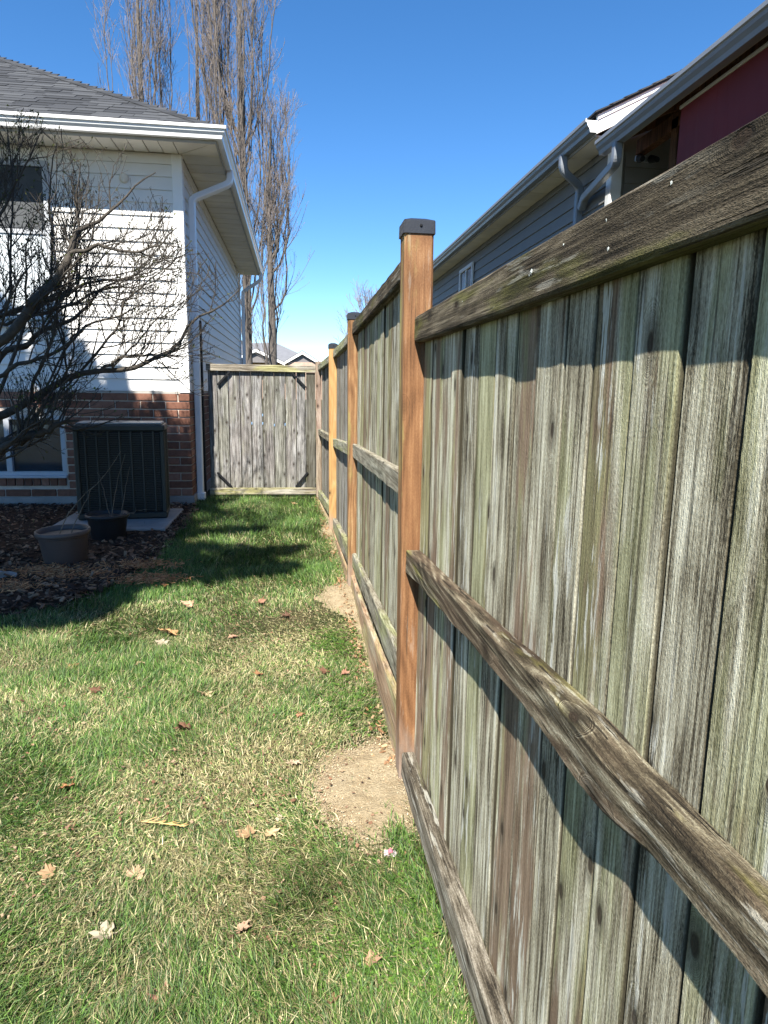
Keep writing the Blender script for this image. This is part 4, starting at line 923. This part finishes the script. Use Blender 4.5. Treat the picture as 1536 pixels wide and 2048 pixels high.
def clipx(P, R, lim):
    e_ = P[:, -1]; top = np.interp(e_[:, 0]/e_[:, 1], [-.44, -.34, -.28, -.2, -.17, -.15, -.07], [.355, .355, .32, .32, .26, .2, .165])
    k = (P[:, -1, 0] < lim(P[:, -1])) & ((e_[:, 2]-1.35)/e_[:, 1] < top) & (P[:, -1, 1] < 7.4) & (P[:, -1, 2] > .35); return P[k], R[k]
lim = lambda e: -.064*e[:, 1]-0.0
P1, R1 = clipx(P1, R1, lim); P2, R2 = clipx(P2, R2, lim); P3, R3 = clipx(P3, R3, lim)
tube_obj('side_branches', P1, R1, M['twig'], mg, 4, 'stuff'); tube_obj('twigs', P2, R2, M['twig'], mg, 3, 'stuff'); tube_obj('fine_twigs', P3, R3, M['twig'], mg, 3, 'stuff')
def leaves(name, C, D, size, cols, mat, par, kind='stuff', wid=.42, rng=RNG):
    """small pointed leaves (two triangles folded a little) at C growing along D"""
    n = len(C); D = unit(D+rng.normal(size=(n, 3))*.35); X = unit(np.cross(D, rng.normal(size=(n, 3)))); N_ = np.cross(D, X); s = rng.uniform(*size, n)[:, None]
    V = np.stack([C, C+D*s*.5+X*s*wid*.5+N_*s*.08, C+D*s, C+D*s*.5-X*s*wid*.5+N_*s*.08], 1).reshape(-1, 3)
    F = (np.array([(0, 1, 2), (0, 2, 3)])[None]+np.arange(n)[:, None, None]*4).reshape(-1, 3)
    c = np.array(cols)[rng.integers(0, len(cols), n)]*rng.uniform(.7, 1.3, (n, 1)); return place(name, raw(name, V, {3: F}, mat, col=np.repeat(c, 4, 0)), par, kind=kind)
tips = np.concatenate([P3[:, -1], P2[:, -1], P2[:, 3]]); dirs = np.concatenate([P3[:, -1]-P3[:, -2], P2[:, -1]-P2[:, -2], P2[:, 3]-P2[:, 2]])
left = tips[:, 0] < -.30*tips[:, 1]-.1; k = RNG.random(len(tips)) < np.where(left, .45, .16)
tips, dirs = tips[k], unit(dirs[k])
leaves('buds', np.repeat(tips, 3, 0), np.repeat(dirs, 3, 0), (.012, .030), [(.03, .042, .016), (.055, .07, .025), (.045, .035, .025), (.12, .14, .04)], M['leaf'], mg)

# ================================================================== POPLARS
def poplar(label, x, y, h, spread, nl, seed, lean=0.0, zt0=2.0, dens=1.0):
    rg = np.random.default_rng(seed); t_ = thing('poplar_tree', label, 'tree', (x, y, 0), 'tall bare poplars behind the left house')
    tr = np.array([[x+lean*q*q*.3+.05*math.sin(q*7), y, h*q] for q in np.linspace(0, .95, 14)])[None]; R = np.linspace(.22, .03, 14)[None]
    tube_obj('trunk', tr, R, M['poplar'], t_, 8)
    # ascending leaders
    P = np.zeros((nl, 14, 3)); RR = np.zeros((nl, 14)); q = np.linspace(0, 1, 14)
    for i in range(nl):
        a = rg.uniform(0, 2*math.pi); z0 = rg.uniform(.8, h*.55); L_ = min(h-z0, rg.uniform(.35, .8)*h); rad = spread*rg.uniform(.35, 1.0)
        prof = rad*(1-np.exp(-q*4.5))*(1-.25*q); wob = np.cumsum(rg.normal(size=(14, 2))*.07, 0)
        P[i, :, 0] = x+lean*(z0+L_*q)/h*(q > -1)+math.cos(a)*prof+wob[:, 0]; P[i, :, 1] = y+math.sin(a)*prof+wob[:, 1]; P[i, :, 2] = z0+L_*q
        P[i, 0, :2] = [x+lean*(z0/h)**2*.3, y]; RR[i] = rg.uniform(.025, .052)*np.linspace(1, .25, 14)
    for i in range(nl): tube_obj('branch', P[i:i+1], RR[i:i+1], M['poplar'], t_, 5)
    P1, R1 = grow(P, RR, int(16*dens), .08, 1, (16, 40), (1.0, 2.8), .17, 7, (.5, .35), .07, rg); R1 = np.clip(R1, .009, .022)
    P2, R2 = grow(P1, R1, 6, .1, 1, (16, 44), (.45, 1.3), .15, 5, (.6, .5), .09, rg); R2 = np.clip(R2, .005, .009)
    P3, R3 = grow(P2, R2, 2, .2, 1, (15, 45), (.2, .5), .15, 3, (.8, .6), .08, rg); R3 = np.clip(R3, .0035, .006)
    tube_obj('shoots', P1, R1, M['poplar'], t_, 3, 'stuff'); tube_obj('twigs', P2, R2, M['poplar_twig'], t_, 3, 'stuff'); tube_obj('fine_twigs', P3, R3, M['poplar_twig'], t_, 3, 'stuff')
poplar('leftmost bare poplar rising above the grey shingle roof', -5.9, 30, 20, 1.55, 22, 3, 0, dens=1.0)
poplar('slender bare poplar standing between two broader ones', -3.9, 31, 18.5, 1.1, 10, 5, .3, dens=.8)
poplar('broadest bare poplar at the corner of the left house gutter', -2.05, 30, 22, 2.15, 32, 9, .1, dens=1.0)
poplar('smaller bare poplar leaning out beside the broad one', -1.0, 29.5, 12.5, 1.0, 13, 12, .35, dens=.9)

def bare_tree(label, x, y, h, seed, mat, col=None):
    rg = np.random.default_rng(seed); t_ = thing('bare_tree', label, 'tree', (x, y, 0))
    tr = np.array([[x+.1*math.sin(q*4), y, h*.55*q] for q in np.linspace(0, 1, 8)])[None]; R = np.linspace(.16, .08, 8)[None]; tube_obj('trunk', tr, R, mat, t_, 7)
    P1, R1 = grow(tr, R, 14, .35, 1, (20, 48), (h*.40, h*.62), .10, 8, (.6, .4), .07, rg); tube_obj('branch', P1, R1, mat, t_, 5, 'stuff')
    P2, R2 = grow(P1, R1, 9, .15, 1, (18, 42), (h*.12, h*.30), .10, 6, (.55, .4), .08, rg); R2 = np.clip(R2, .012, .03)
    P3, R3 = grow(P2, R2, 6, .15, 1, (18, 45), (h*.05, h*.13), .08, 4, (.7, .5), .1, rg); R3 = np.clip(R3, .008, .012)
    tube_obj('twigs', P2, R2, mat, t_, 3, 'stuff'); tube_obj('fine_twigs', P3, R3, mat, t_, 3, 'stuff')
bare_tree('faint bare tree far beyond the fence posts', 5.3, 46, 9.2, 4, M['far_twig'])

# ================================================================== SHADE TREE (stands left of the view, its shade falls on bed, brick wall and lawn)
cd = thing('cedar_tree', 'tall dense evergreen standing left of the lawn and shading the mulch bed', 'tree', (-3.4, .9, 0))
CL = []
rs = np.random.default_rng(21)
for gx_, gy_, r_ in ((-2.3, 8.55, .17), (-2.0, 8.6, .16), (-1.72, 8.55, .17), (-1.5, 8.62, .13), (-1.42, 8.42, .17), (-1.24, 8.35, .14), (-1.30, 8.15, .16), (-1.12, 8.10, .12), (-1.20, 8.72, .07), (-1.05, 8.5, .06), (-1.62, 8.78, .09), (-1.9, 8.8, .09), (-1.05, 8.25, .08)): CL.append((gx_, gy_, 6.4, r_))
for gy_ in np.arange(4.15, 8.5, .34):
    for gx_ in np.arange(-6.3, -1.3+.375*max(0, gy_-7.85), .33):
        if gy_ > 7.7 and gx_ > -1.75+.375*(gy_-7.85) and rs.random() < .33: continue
        jx, jy = rs.uniform(-.08, .08, 2); z = 4.9+(gy_-4)*.42+rs.uniform(-.3, .5)
        if math.hypot(gx_+1.78, gy_-4.93) < .2: continue
        CL.append((gx_+jx, gy_+jy, z, .27))
CL += [(-1.15, 4.75, 5.1, .26), (-.85, 4.85, 5.2, .22), (-.55, 4.9, 5.1, .20), (-.30, 5.0, 5.2, .18), (-.10, 4.95, 5.0, .10), (-1.0, 5.15, 5.4, .22), (-.62, 5.2, 5.3, .16), (-.35, 5.35, 5.3, .15), (-.12, 5.55, 5.4, .12), (.0, 5.62, 5.4, .07),
       (-.5, 5.62, 5.4, .12), (-.85, 5.6, 5.5, .17), (-1.15, 5.5, 5.5, .25), (-1.2, 5.95, 5.6, .2), (-.95, 6.25, 5.7, .15), (-.65, 6.35, 5.8, .13), (-.38, 6.45, 5.8, .08), (-1.2, 6.6, 5.9, .22), (-1.25, 7.2, 6.1, .2), (-1.05, 7.55, 6.2, .16), (-.85, 7.3, 6.2, .08), (-1.3, 7.9, 6.3, .18),
       (-1.35, 4.45, 5.0, .2), (-1.6, 4.2, 5.0, .2), (-2.0, 4.05, 5, .2), (-2.4, 3.95, 4.9, .2), (-1.45, 5.1, 5.2, .2), (-1.45, 8.35, 6.4, .15), (-1.7, 8.75, 6.5, .12)]
for bx, zt_ in ((-3.05, 2.1), (-2.62, 2.15), (-2.3, 1.7), (-3.5, 2.3), (-1.95, 1.5)):   # spires whose tips reach the siding
    z1_ = 1.28
    while z1_ < zt_: CL.append((bx+KX*z1_+rs.uniform(-.05, .05), HY+KY*z1_, 7.0+z1_*.2, (.13 if bx < -2.6 else .085)*(1.15-.4*(z1_-1.2)))); z1_ += .13
CL += [(a, b, z+dz, r_) for a, b, z, r_ in CL if r_ > .25 for dz in (1.6, 3.3)]  # upper layers added to the unseen crown to block sky light over the bed
src = np.array([(gx_-KX*z, gy_-KY*z, z) for gx_, gy_, z, r_ in CL]); rad = np.array([c[3] for c in CL])
npt = (rad**2*9000).astype(int)+50; idx = np.repeat(np.arange(len(CL)), npt); d_ = unit(RNG.normal(size=(len(idx), 3)))*(RNG.random((len(idx), 1))**.4)
C_ = src[idx]+d_*rad[idx][:, None]*np.array([1, 1, 1.1])
leaves('crown', C_, d_+np.array([0, 0, -.3]), (.07, .12), [(.035, .06, .025), (.05, .08, .03), (.025, .045, .02)], M['leaf'], cd, wid=.7)
tr = np.array([[-3.4+.0*q, .9, 9.0*q] for q in np.linspace(0, .85, 12)])[None]; tube_obj('trunk', tr, np.linspace(.16, .03, 12)[None], M['twig'], cd, 8)
sel = src[::5]; P = np.stack([np.stack([np.linspace(-3.4, s[0], 6), np.linspace(.9, s[1], 6), max(.5, s[2]-1.2)+(min(s[2], 7.5)-max(.5, s[2]-1.2))*np.linspace(0, 1, 6)**.8], 1) for s in sel]); tube_obj('boughs', P, np.tile(np.linspace(.035, .008, 6), (len(P), 1)), M['twig'], cd, 4, 'stuff')

# ================================================================== LAWN BLADES
def field(x, y): return vnoise(x*1.3+9, y*1.3+4, 2, 3)
def lush(x, y):     # 0 dry and matted ... 1 green and tall
    a = vnoise(x*1.9+3, y*1.9+7, 31, 3); b = vnoise(x*5.5, y*5.5, 41, 2)
    base = .37+.36*np.clip((-.25-x)/.7, 0, 1)+.20*np.clip((1.75-y)/.5, 0, 1)+.62*np.clip((y-4.0)/1.0, 0, 1)-.26*np.exp(-((x+.12)**2/.10+(y-2.7)**2/1.8))
    c_ = vnoise(x*11, y*11, 43, 2); return np.clip(base+(a-.5)*1.1+(b-.5)*.6+(c_-.5)*.5, 0, 1)
def sample(n, ylo, yhi, power=1.0):
    yy = ylo+(yhi-ylo)*RNG.random(n)**power; xl = -.47*yy-.22; xx = xl+(.385-xl)*RNG.random(n); return xx, yy
parts_ = []
for n, ylo, yhi in ((150000, 1.0, 2.2), (115000, 2.2, 3.6), (75000, 3.6, 5.6), (60000, 5.6, 8.35)):
    x, y = sample(n, ylo, yhi); parts_.append(np.stack([x, y], 1))
XY = np.concatenate(parts_); x, y = XY[:, 0], XY[:, 1]
yo = 1.0+7*RNG.random(60000)**.8; xo = -.47*yo-.22-1.9*RNG.random(60000)      # the lawn goes on to the left of the view
x, y = np.concatenate([x, xo]), np.concatenate([y, yo])
keep = np.ones(len(x), bool)
bed_in = inside(BED, x+(vnoise(x*8, y*8, 5)-.5)*.12, y+(vnoise(x*8+9, y*8, 6)-.5)*.16); keep &= ~bed_in | (RNG.random(len(x)) < .012)
for i, sp in enumerate(SAND):
    ins = inside(sp, x+(vnoise(x*10, y*10, 15)-.5)*.09, y+(vnoise(x*10+9, y*10, 16)-.5)*.09); ed_ = edge_dist(sp, x, y); keep &= ~ins | (RNG.random(len(x)) < np.where(ed_ < .03, .40, np.where(ed_ < .06, .15, .03)))
    near_ = ~ins & (ed_ < .05); keep &= ~near_ | (RNG.random(len(x)) < .6)
fx = .372-.008*np.clip(y-2.2, 0, 9); fx = np.where(y > 6.4, .34-.04*(y-6.4), fx)
keep &= x < fx-.004
fe = np.clip((fx-x)/.07, 0, 1); keep &= RNG.random(len(x)) < .35+.65*fe
lu = lush(x, y); keep &= RNG.random(len(x)) < .62+.38*lu
x, y, lu = x[keep], y[keep], lu[keep]; n = len(x)
th_ = 2*math.pi*vnoise(x*1.1+5, y*1.1+2, 61, 2)*2.2+RNG.normal(size=n)*1.15
flat = np.clip(1.08-.62*lu+RNG.normal(size=n)*.24, .05, 1.25)
far = np.clip((y-1.2)/5, 0, 1)
Ln = RNG.uniform(.018, .042, n)*(1+1.25*lu**1.6)*(1-.22*np.clip((y-1.8)/2, 0, 1)+.25*np.clip((y-4.4)/1.5, 0, 1))*(1+.25*(vnoise(x*7, y*7, 77)-.5)); Wd = RNG.uniform(.0013, .0026, n)*(1+.6*far)
Dh = np.stack([np.cos(th_), np.sin(th_), np.zeros(n)], 1); Sd = np.stack([-np.sin(th_), np.cos(th_), np.zeros(n)], 1)
tl1 = flat*1.0; tl2 = np.clip(flat*1.45+.25, 0, 1.62)
p0 = np.stack([x, y, np.full(n, -.002)+RNG.random(n)*.012*(1-lu)], 1)
e1 = Dh*np.sin(tl1)[:, None]+np.array([0, 0, 1.])*np.cos(tl1)[:, None]; e2 = Dh*np.sin(tl2)[:, None]+np.array([0, 0, 1.])*np.cos(tl2)[:, None]
Sd = unit(Sd+RNG.normal(size=(n, 3))*.35)
p1 = p0+e1*(Ln*.55)[:, None]; p2 = p1+e2*(Ln*.5)[:, None]; p2[:, 2] = np.maximum(p2[:, 2], .004)
w = Wd[:, None]
V = np.stack([p0-Sd*w*.6, p0+Sd*w*.6, p1+Sd*w*.5, p1-Sd*w*.5, p2], 1).reshape(-1, 3); b = np.arange(n)*5
Fq = np.stack([b, b+1, b+2, b+3], 1); Ft = np.stack([b+3, b+2, b+4], 1)
greens = np.array([(.062, .130, .022), (.100, .190, .036), (.034, .082, .018), (.145, .230, .055), (.105, .165, .070)]); straw = np.array([(.38, .33, .17), (.28, .25, .125), (.47, .42, .25), (.14, .115, .055), (.25, .25, .11)])
ds_ = np.clip(.80-.74*lu+(vnoise(x*3, y*3, 91, 2)-.5)*.5, .04, .85); isd = RNG.random(n) < ds_
c = np.where(isd[:, None], straw[RNG.integers(0, 5, n)], greens[RNG.integers(0, 5, n)]); c = c*RNG.uniform(.5, 1.5, (n, 1))*(.70+.6*vnoise(x*3.1, y*3.1, 93, 3))[:, None]
place('grass_blades', raw('grass_blades', V, {4: Fq, 3: Ft}, M['blades'], col=np.repeat(c, 5, 0)), kind='stuff')

# clover and small weeds by the fence and in the near corner
def clover(name, spots, n):
    s = np.array(spots); k = RNG.integers(0, len(s), n); cx = s[k, 0]+RNG.normal(size=n)*s[k, 2]; cy = s[k, 1]+RNG.normal(size=n)*s[k, 3]; ok = cx < .35; cx, cy = cx[ok], cy[ok]; n = len(cx)
    z = RNG.uniform(.012, .035, n); C = np.repeat(np.stack([cx, cy, z], 1), 3, 0); a = (np.tile(np.arange(3), n)*2.094+np.repeat(RNG.uniform(0, 6.28, n), 3)); s_ = np.repeat(RNG.uniform(.004, .0085, n), 3)[:, None]
    D = np.stack([np.cos(a), np.sin(a), RNG.uniform(-.1, .4, 3*n)], 1); X = np.stack([-np.sin(a), np.cos(a), RNG.uniform(-.2, .2, 3*n)], 1)
    V = np.stack([C, C+D*s_*.7+X*s_*.55, C+D*s_*1.15, C+D*s_*.7-X*s_*.55], 1).reshape(-1, 3); F = np.arange(len(V)).reshape(-1, 4)
    c = np.array([(.07, .145, .022), (.11, .20, .03), (.05, .11, .018)])[RNG.integers(0, 3, 3*n)]*RNG.uniform(.7, 1.3, (3*n, 1)); place(name, raw(name, V, {4: F}, M['blades'], col=np.repeat(c, 4, 0)), kind='stuff')
clover('clover_leaves', [(.20, 3.15, .08, .22), (.22, 2.75, .07, .15), (.24, 4.9, .06, .22), (.20, 3.45, .08, .1), (.25, 1.25, .07, .10), (.15, 1.35, .10, .08), (.30, 1.45, .03, .12)], 2600)

# ================================================================== LITTER: chips, crumbs, leaves
def bits(name, XYZ, size, cols, seed=1, asp=(.2, .6), zs=(.15, .5), mat=None, label=None):
    n = len(XYZ); rg = np.random.default_rng(seed); a = rg.uniform(0, 6.28, n); L_ = rg.uniform(*size, n); W_ = L_*rg.uniform(*asp, n); T_ = W_*rg.uniform(*zs, n)
    tilt = rg.normal(size=n)*.35; e = np.stack([np.cos(a)*np.cos(tilt), np.sin(a)*np.cos(tilt), np.sin(tilt)], 1); s = np.stack([-np.sin(a), np.cos(a), rg.normal(size=n)*.3], 1); s = unit(s-e*(s*e).sum(1, keepdims=True)); u_ = np.cross(e, s)
    c = np.array([(-1, -.7, -1), (1, -1, -1), (.8, 1, -1), (-1, .8, -1), (-.9, -.9, 1), (.9, -.7, 1), (1, .7, 1), (-.7, 1, 1)])*.5
    V = XYZ[:, None]+c[None, :, 0:1]*(e*L_[:, None])[:, None]+c[None, :, 1:2]*(s*W_[:, None])[:, None]+c[None, :, 2:3]*(u_*T_[:, None])[:, None]; V = V.reshape(-1, 3)
    f_ = np.array([(0, 3, 2, 1), (4, 5, 6, 7), (0, 1, 5, 4), (1, 2, 6, 5), (2, 3, 7, 6), (3, 0, 4, 7)]); F = (f_[None]+np.arange(n)[:, None, None]*8).reshape(-1, 4)
    cc = np.array(cols)[rg.integers(0, len(cols), n)]*rg.uniform(.6, 1.4, (n, 1)); return place(name, raw(name, V, {4: F}, mat or M['bits'], col=np.repeat(cc, 8, 0)), kind='stuff')
n = 15000; x = -1.05-3.4*RNG.random(n)**1.3; y = 3.9+3.9*RNG.random(n); k = inside(BED, x+RNG.normal(size=n)*.04, y+RNG.normal(size=n)*.05); x, y = x[k], y[k]
bits('bark_chips', np.stack([x, y, .02+RNG.random(len(x))*.035], 1), (.015, .065), [(.06, .035, .025), (.10, .06, .04), (.035, .022, .018), (.17, .10, .065), (.22, .15, .10)], 4)
n = 2600; k = RNG.integers(0, 5, n); ctr = np.array([(-1.80, 4.90), (-1.55, 4.78), (-1.02, 4.62), (-1.15, 5.0), (-1.9, 4.5)])[k]; q = ctr+RNG.normal(size=(n, 2))*np.array([.13, .07])
bits('dry_needles', np.stack([q[:, 0], q[:, 1], .045+RNG.random(n)*.02], 1), (.02, .05), [(.42, .20, .09), (.50, .28, .14), (.34, .15, .07)], 5, (.05, .12), (.5, 1))
n = 9000; x, y = sample(n, 1.1, 8.2, 1.2); k = (vnoise(x*4, y*4, 123, 2)+.3*RNG.random(n) > .68) & ~inside(BED, x, y) & (x < .33); x, y = x[k], y[k]
bits('leaf_crumbs', np.stack([x, y, .012+RNG.random(len(x))*.02], 1), (.004, .014), [(.17, .09, .055), (.23, .14, .09), (.11, .065, .04), (.28, .20, .13)], 6, (.2, .8), (.08, .4))
P = []
for sp, m_ in zip(SAND, (5000, 2200, 500)):
    A = np.array(sp); lo, hi = A.min(0)-.03, A.max(0)+.03; q = lo+(hi-lo)*RNG.random((m_*2, 2)); k = inside(sp, q[:, 0]+RNG.normal(size=len(q))*.03, q[:, 1]+RNG.normal(size=len(q))*.03) & (q[:, 0] < .40); P.append(q[k])
q = np.concatenate(P); bits('sand_crumbs', np.stack([q[:, 0], q[:, 1], .008+RNG.random(len(q))*.014], 1), (.0015, .0045), [(.36, .29, .19), (.30, .23, .14), (.44, .37, .26), (.25, .18, .11)], 7, (.5, 1), (.4, .9))
n = 650; y = 2.2+6.2*RNG.random(n); x = .33-.012*(y-2.2)-.004+RNG.normal(size=n)*.02
bits('orange_needles', np.stack([x, y, .015+RNG.random(n)*.01], 1), (.008, .03), [(.27, .15, .08), (.20, .11, .055), (.33, .24, .14)], 8, (.1, .5), (.3, .8))

LOBES = [(0, 1.0), (10, .74), (17, .76), (30, .58), (44, .70), (52, .93), (64, .70), (76, .66), (92, .46), (108, .60), (122, .52), (148, .38), (172, .14)]
def maple(name, at, s, col, seed, label, curl=.25, wid=1.0, thin=1.0, rz=None, group=None):
    rr_ = random.Random(seed); V = [(0, 0, .0)]; out = []
    for a, r_ in LOBES: out.append((math.radians(a), r_*rr_.uniform(.88, 1.1)))
    for a, r_ in reversed(LOBES[1:]): out.append((-math.radians(a), r_*rr_.uniform(.88, 1.1)))
    ca = rr_.uniform(0, 6.28)
    for a, r_ in out:
        x_ = math.cos(a)*r_*s; y_ = math.sin(a)*r_*s*wid; d = (x_*math.cos(ca)+y_*math.sin(ca))/s
        V.append((x_, y_, s*(curl*d*d+rr_.uniform(-.10, .12))))
    m_ = len(out); V2 = [(a, b, c-.0012) for a, b, c in V]; n_ = len(V); F = [(0, i+1, (i+1) % m_+1) for i in range(m_)]+[(n_, n_+(i+1) % m_+1, n_+i+1) for i in range(m_)]+[(i+1, n_+i+1, n_+(i+1) % m_+1, (i+1) % m_+1) for i in range(m_)]
    V = V+V2; c = np.tile(np.array(col), (len(V), 1))*np.array([rr_.uniform(.8, 1.15) for _ in V])[:, None]
    t_ = thing(name, label, 'leaf', (at[0], at[1], at[2]), group); t_.rotation_euler = (rr_.uniform(-.25, .25), rr_.uniform(-.25, .25), rz if rz is not None else rr_.uniform(0, 6.28))
    place('leaf_blade', raw('leaf_blade', V, F, M['leaf'], col=c), t_, world=False)
    V, F = sweep([(0, 0, 0), (-s*.5, .004, -.002), (-s*.85, .0, s*.12)], [(-.0011, 0), (0, -.0011), (.0011, 0), (0, .0011)]); me = raw('leaf_stalk', V, F, M['bits'], col=np.tile(np.array(col)*.7, (len(V), 1))); place('leaf_stalk', me, t_, world=False)
TAN, OR, BR, PALE = (.44, .29, .16), (.34, .18, .09), (.19, .095, .06), (.50, .43, .31)
for i, (x_, y_, s, c, lb_, curl) in enumerate([
    (-.678, 3.603, .075, (.60, .36, .17), 'large orange-tan maple leaf curled up near the shade edge', .35),
    (-.700, 3.479, .045, PALE, 'small pale leaf just below the large orange-tan maple leaf', .3),
    (-.768, 3.178, .038, (.55, .42, .24), 'small yellowish leaf standing in the grass left of centre', .5),
    (-1.055, 3.175, .040, OR, 'rusty leaf lying in the grass near the left picture edge', .4),
    (-.405, 2.828, .045, (.60, .46, .28), 'fan-shaped tan leaf in the middle of the lawn', .5),
    (-.438, 2.514, .048, BR, 'rolled dark brown leaf in the middle of the lawn', .9),
    (-.025, 2.254, .038, (.60, .45, .31), 'flat square pinkish-tan leaf left of the sand patch', .08),
    (-.767, 2.166, .035, (.52, .25, .12), 'curled rust-orange leaf on the dark green grass', .6),
    (-.152, 1.858, .040, TAN, 'folded tan leaf, the one touching its twin below the sand patch', .4),
    (-.091, 1.862, .034, (.64, .47, .27), 'flat tan star-shaped leaf right of its folded twin', .15),
    (-.059, 1.929, .017, PALE, 'tiny pale leaf scrap above the two tan leaves', .3),
    (-.685, 1.752, .032, TAN, 'tan curled leaf low on the lawn near the left picture edge', .4),
    (-.450, 1.712, .036, (.58, .42, .26), 'tan lobed leaf half buried in the lower lawn', .3),
    (-.470, 1.509, .040, PALE, 'palest cream leaf folded upright at the bottom of the lawn', .6),
    (-.146, 1.485, .028, (.50, .33, .22), 'narrow folded leaf in the long grass below the two tan leaves', .9),
    (.140, 3.016, .040, BR, 'crumpled dark red-brown leaf on the clover by the fence', .8),
    (.214, 2.980, .032, (.42, .22, .15), 'reddish curled leaf between the clover and the fence', .7),
    (.007, 2.602, .026, (.48, .24, .14), 'small narrow rust leaf right of the lawn centre', .9),
    (-.177, 3.017, .030, OR, 'small curled orange leaf beyond the lawn centre', .6),
    (-.338, 3.542, .036, (.50, .30, .2), 'pinkish curled leaf in the matted grass before the shade', .5),
    (-.058, 3.847, .040, (.16, .09, .06), 'darkest curled leaf lying beside the farther sand patch', .7),
    (-.883, 2.925, .034, BR, 'dark reddish leaf pressed into the left lawn', .5),
    (-.302, 1.310, .030, (.40, .22, .15), 'brown crumpled leaf at the bottom edge of the view', .8),
    (.070, 1.261, .026, (.36, .18, .11), 'small red-brown crumpled leaf low by the bottom edge', .9),
    (.164, 1.363, .030, (.45, .28, .18), 'curled brown leaf in the grass beside the bottom rail', .8),
    (-.660, 4.105, .055, (.62, .42, .27), 'bright salmon leaf lying right at the shade border', .4),
    (-.233, 4.120, .040, (.40, .22, .14), 'brown leaf in the grass in front of the long tree shadow', .5),
    (-.02, 7.75, .05, TAN, 'tan leaf in the far grass below the gate', .4)]):
    zz = .017+.016*float(lush(np.array([x_]), np.array([y_]))[0]); maple('fallen_leaf', (x_, y_, zz), s*1.12, tuple(v*.86 for v in c), 50+i, lb_, curl)
# dry fern-like sprig and thin straws on the lawn
sp_ = thing('dry_sprig', 'orange dry conifer sprig lying on the lower lawn', 'sprig', (-.42, 1.92, .03))
P = np.zeros((1, 8, 3)); P[0, :, 0] = np.linspace(-.06, .07, 8); P[0, :, 1] = np.linspace(.015, -.02, 8); P[0, :, 2] = .004
R = np.full((1, 8), .0016); P1, R1 = grow(P, R, 16, 0, 1, (30, 50), (.02, .05), 0, 4, (1, .8), .1); P1[..., 2] = np.abs(P1[..., 2])*.3+.003
V1, F1 = tubes(P, R, 4); V2, F2 = tubes(P1, R1, 3); me = raw('frond', np.concatenate([V1, V2]), {4: np.concatenate([F1, F2+len(V1)])}, M['bits'], col=np.tile((.55, .33, .14), (len(V1)+len(V2), 1))); place('frond', me, sp_, world=False)
# wrapper
wr = thing('wrapper', 'small crumpled white and pink wrapper beside the bottom rail', 'litter', (.262, 1.725, .022))
G_ = 9; rr_ = random.Random(3); V = [((i/(G_-1)-.5)*.036, (j/(G_-1)-.5)*.026+.004*math.sin(i*1.7), rr_.uniform(-.003, .004)+.003*math.sin(i*.9+j*.5)) for i in range(G_) for j in range(G_)]
F = [(i*G_+j, (i+1)*G_+j, (i+1)*G_+j+1, i*G_+j+1) for i in range(G_-1) for j in range(G_-1)]; me = raw('foil', V, F, M['wrapper']); me.materials.append(M['wrapper_pink'])
for k, p in enumerate(me.polygons): p.material_index = 1 if (k//(G_-1) in (3, 4, 5) and k % (G_-1) > 2) else 0
o = place('foil', me, wr, world=False); md = o.modifiers.new('s', 'SOLIDIFY'); md.thickness = .0006
# a taller tuft against the near bottom rail
n = 900; k = RNG.integers(0, 3, n); c0_ = np.array([(.30, 1.76), (.315, 1.62), (.24, 1.50)])[k]; x = c0_[:, 0]+RNG.normal(size=n)*.022; y = c0_[:, 1]+RNG.normal(size=n)*.06; x = np.minimum(x, .348)
a = RNG.uniform(0, 6.28, n); tl = RNG.uniform(.1, .8, n); D = np.stack([np.cos(a)*np.sin(tl), np.sin(a)*np.sin(tl), np.cos(tl)], 1); S_ = np.stack([-np.sin(a), np.cos(a), 0*a], 1); L_ = RNG.uniform(.03, .075, n)[:, None]; p0 = np.stack([x, y, 0*x], 1)
D[:, 0] = np.where(x > .31, -np.abs(D[:, 0]), D[:, 0]); p1 = p0+D*L_*.6; p2 = p1+(D*.9-np.array([0, 0, .45]))*L_*.45; w = .0016
V = np.stack([p0-S_*w, p0+S_*w, p1+S_*w*.8, p1-S_*w*.8, p2], 1).reshape(-1, 3); b = np.arange(n)*5
c = greens[RNG.integers(0, 5, n)]*RNG.uniform(.8, 1.3, (n, 1)); place('grass_tuft', raw('grass_tuft', V, {4: np.stack([b, b+1, b+2, b+3], 1), 3: np.stack([b+3, b+2, b+4], 1)}, M['blades'], col=np.repeat(c, 5, 0)), kind='stuff')
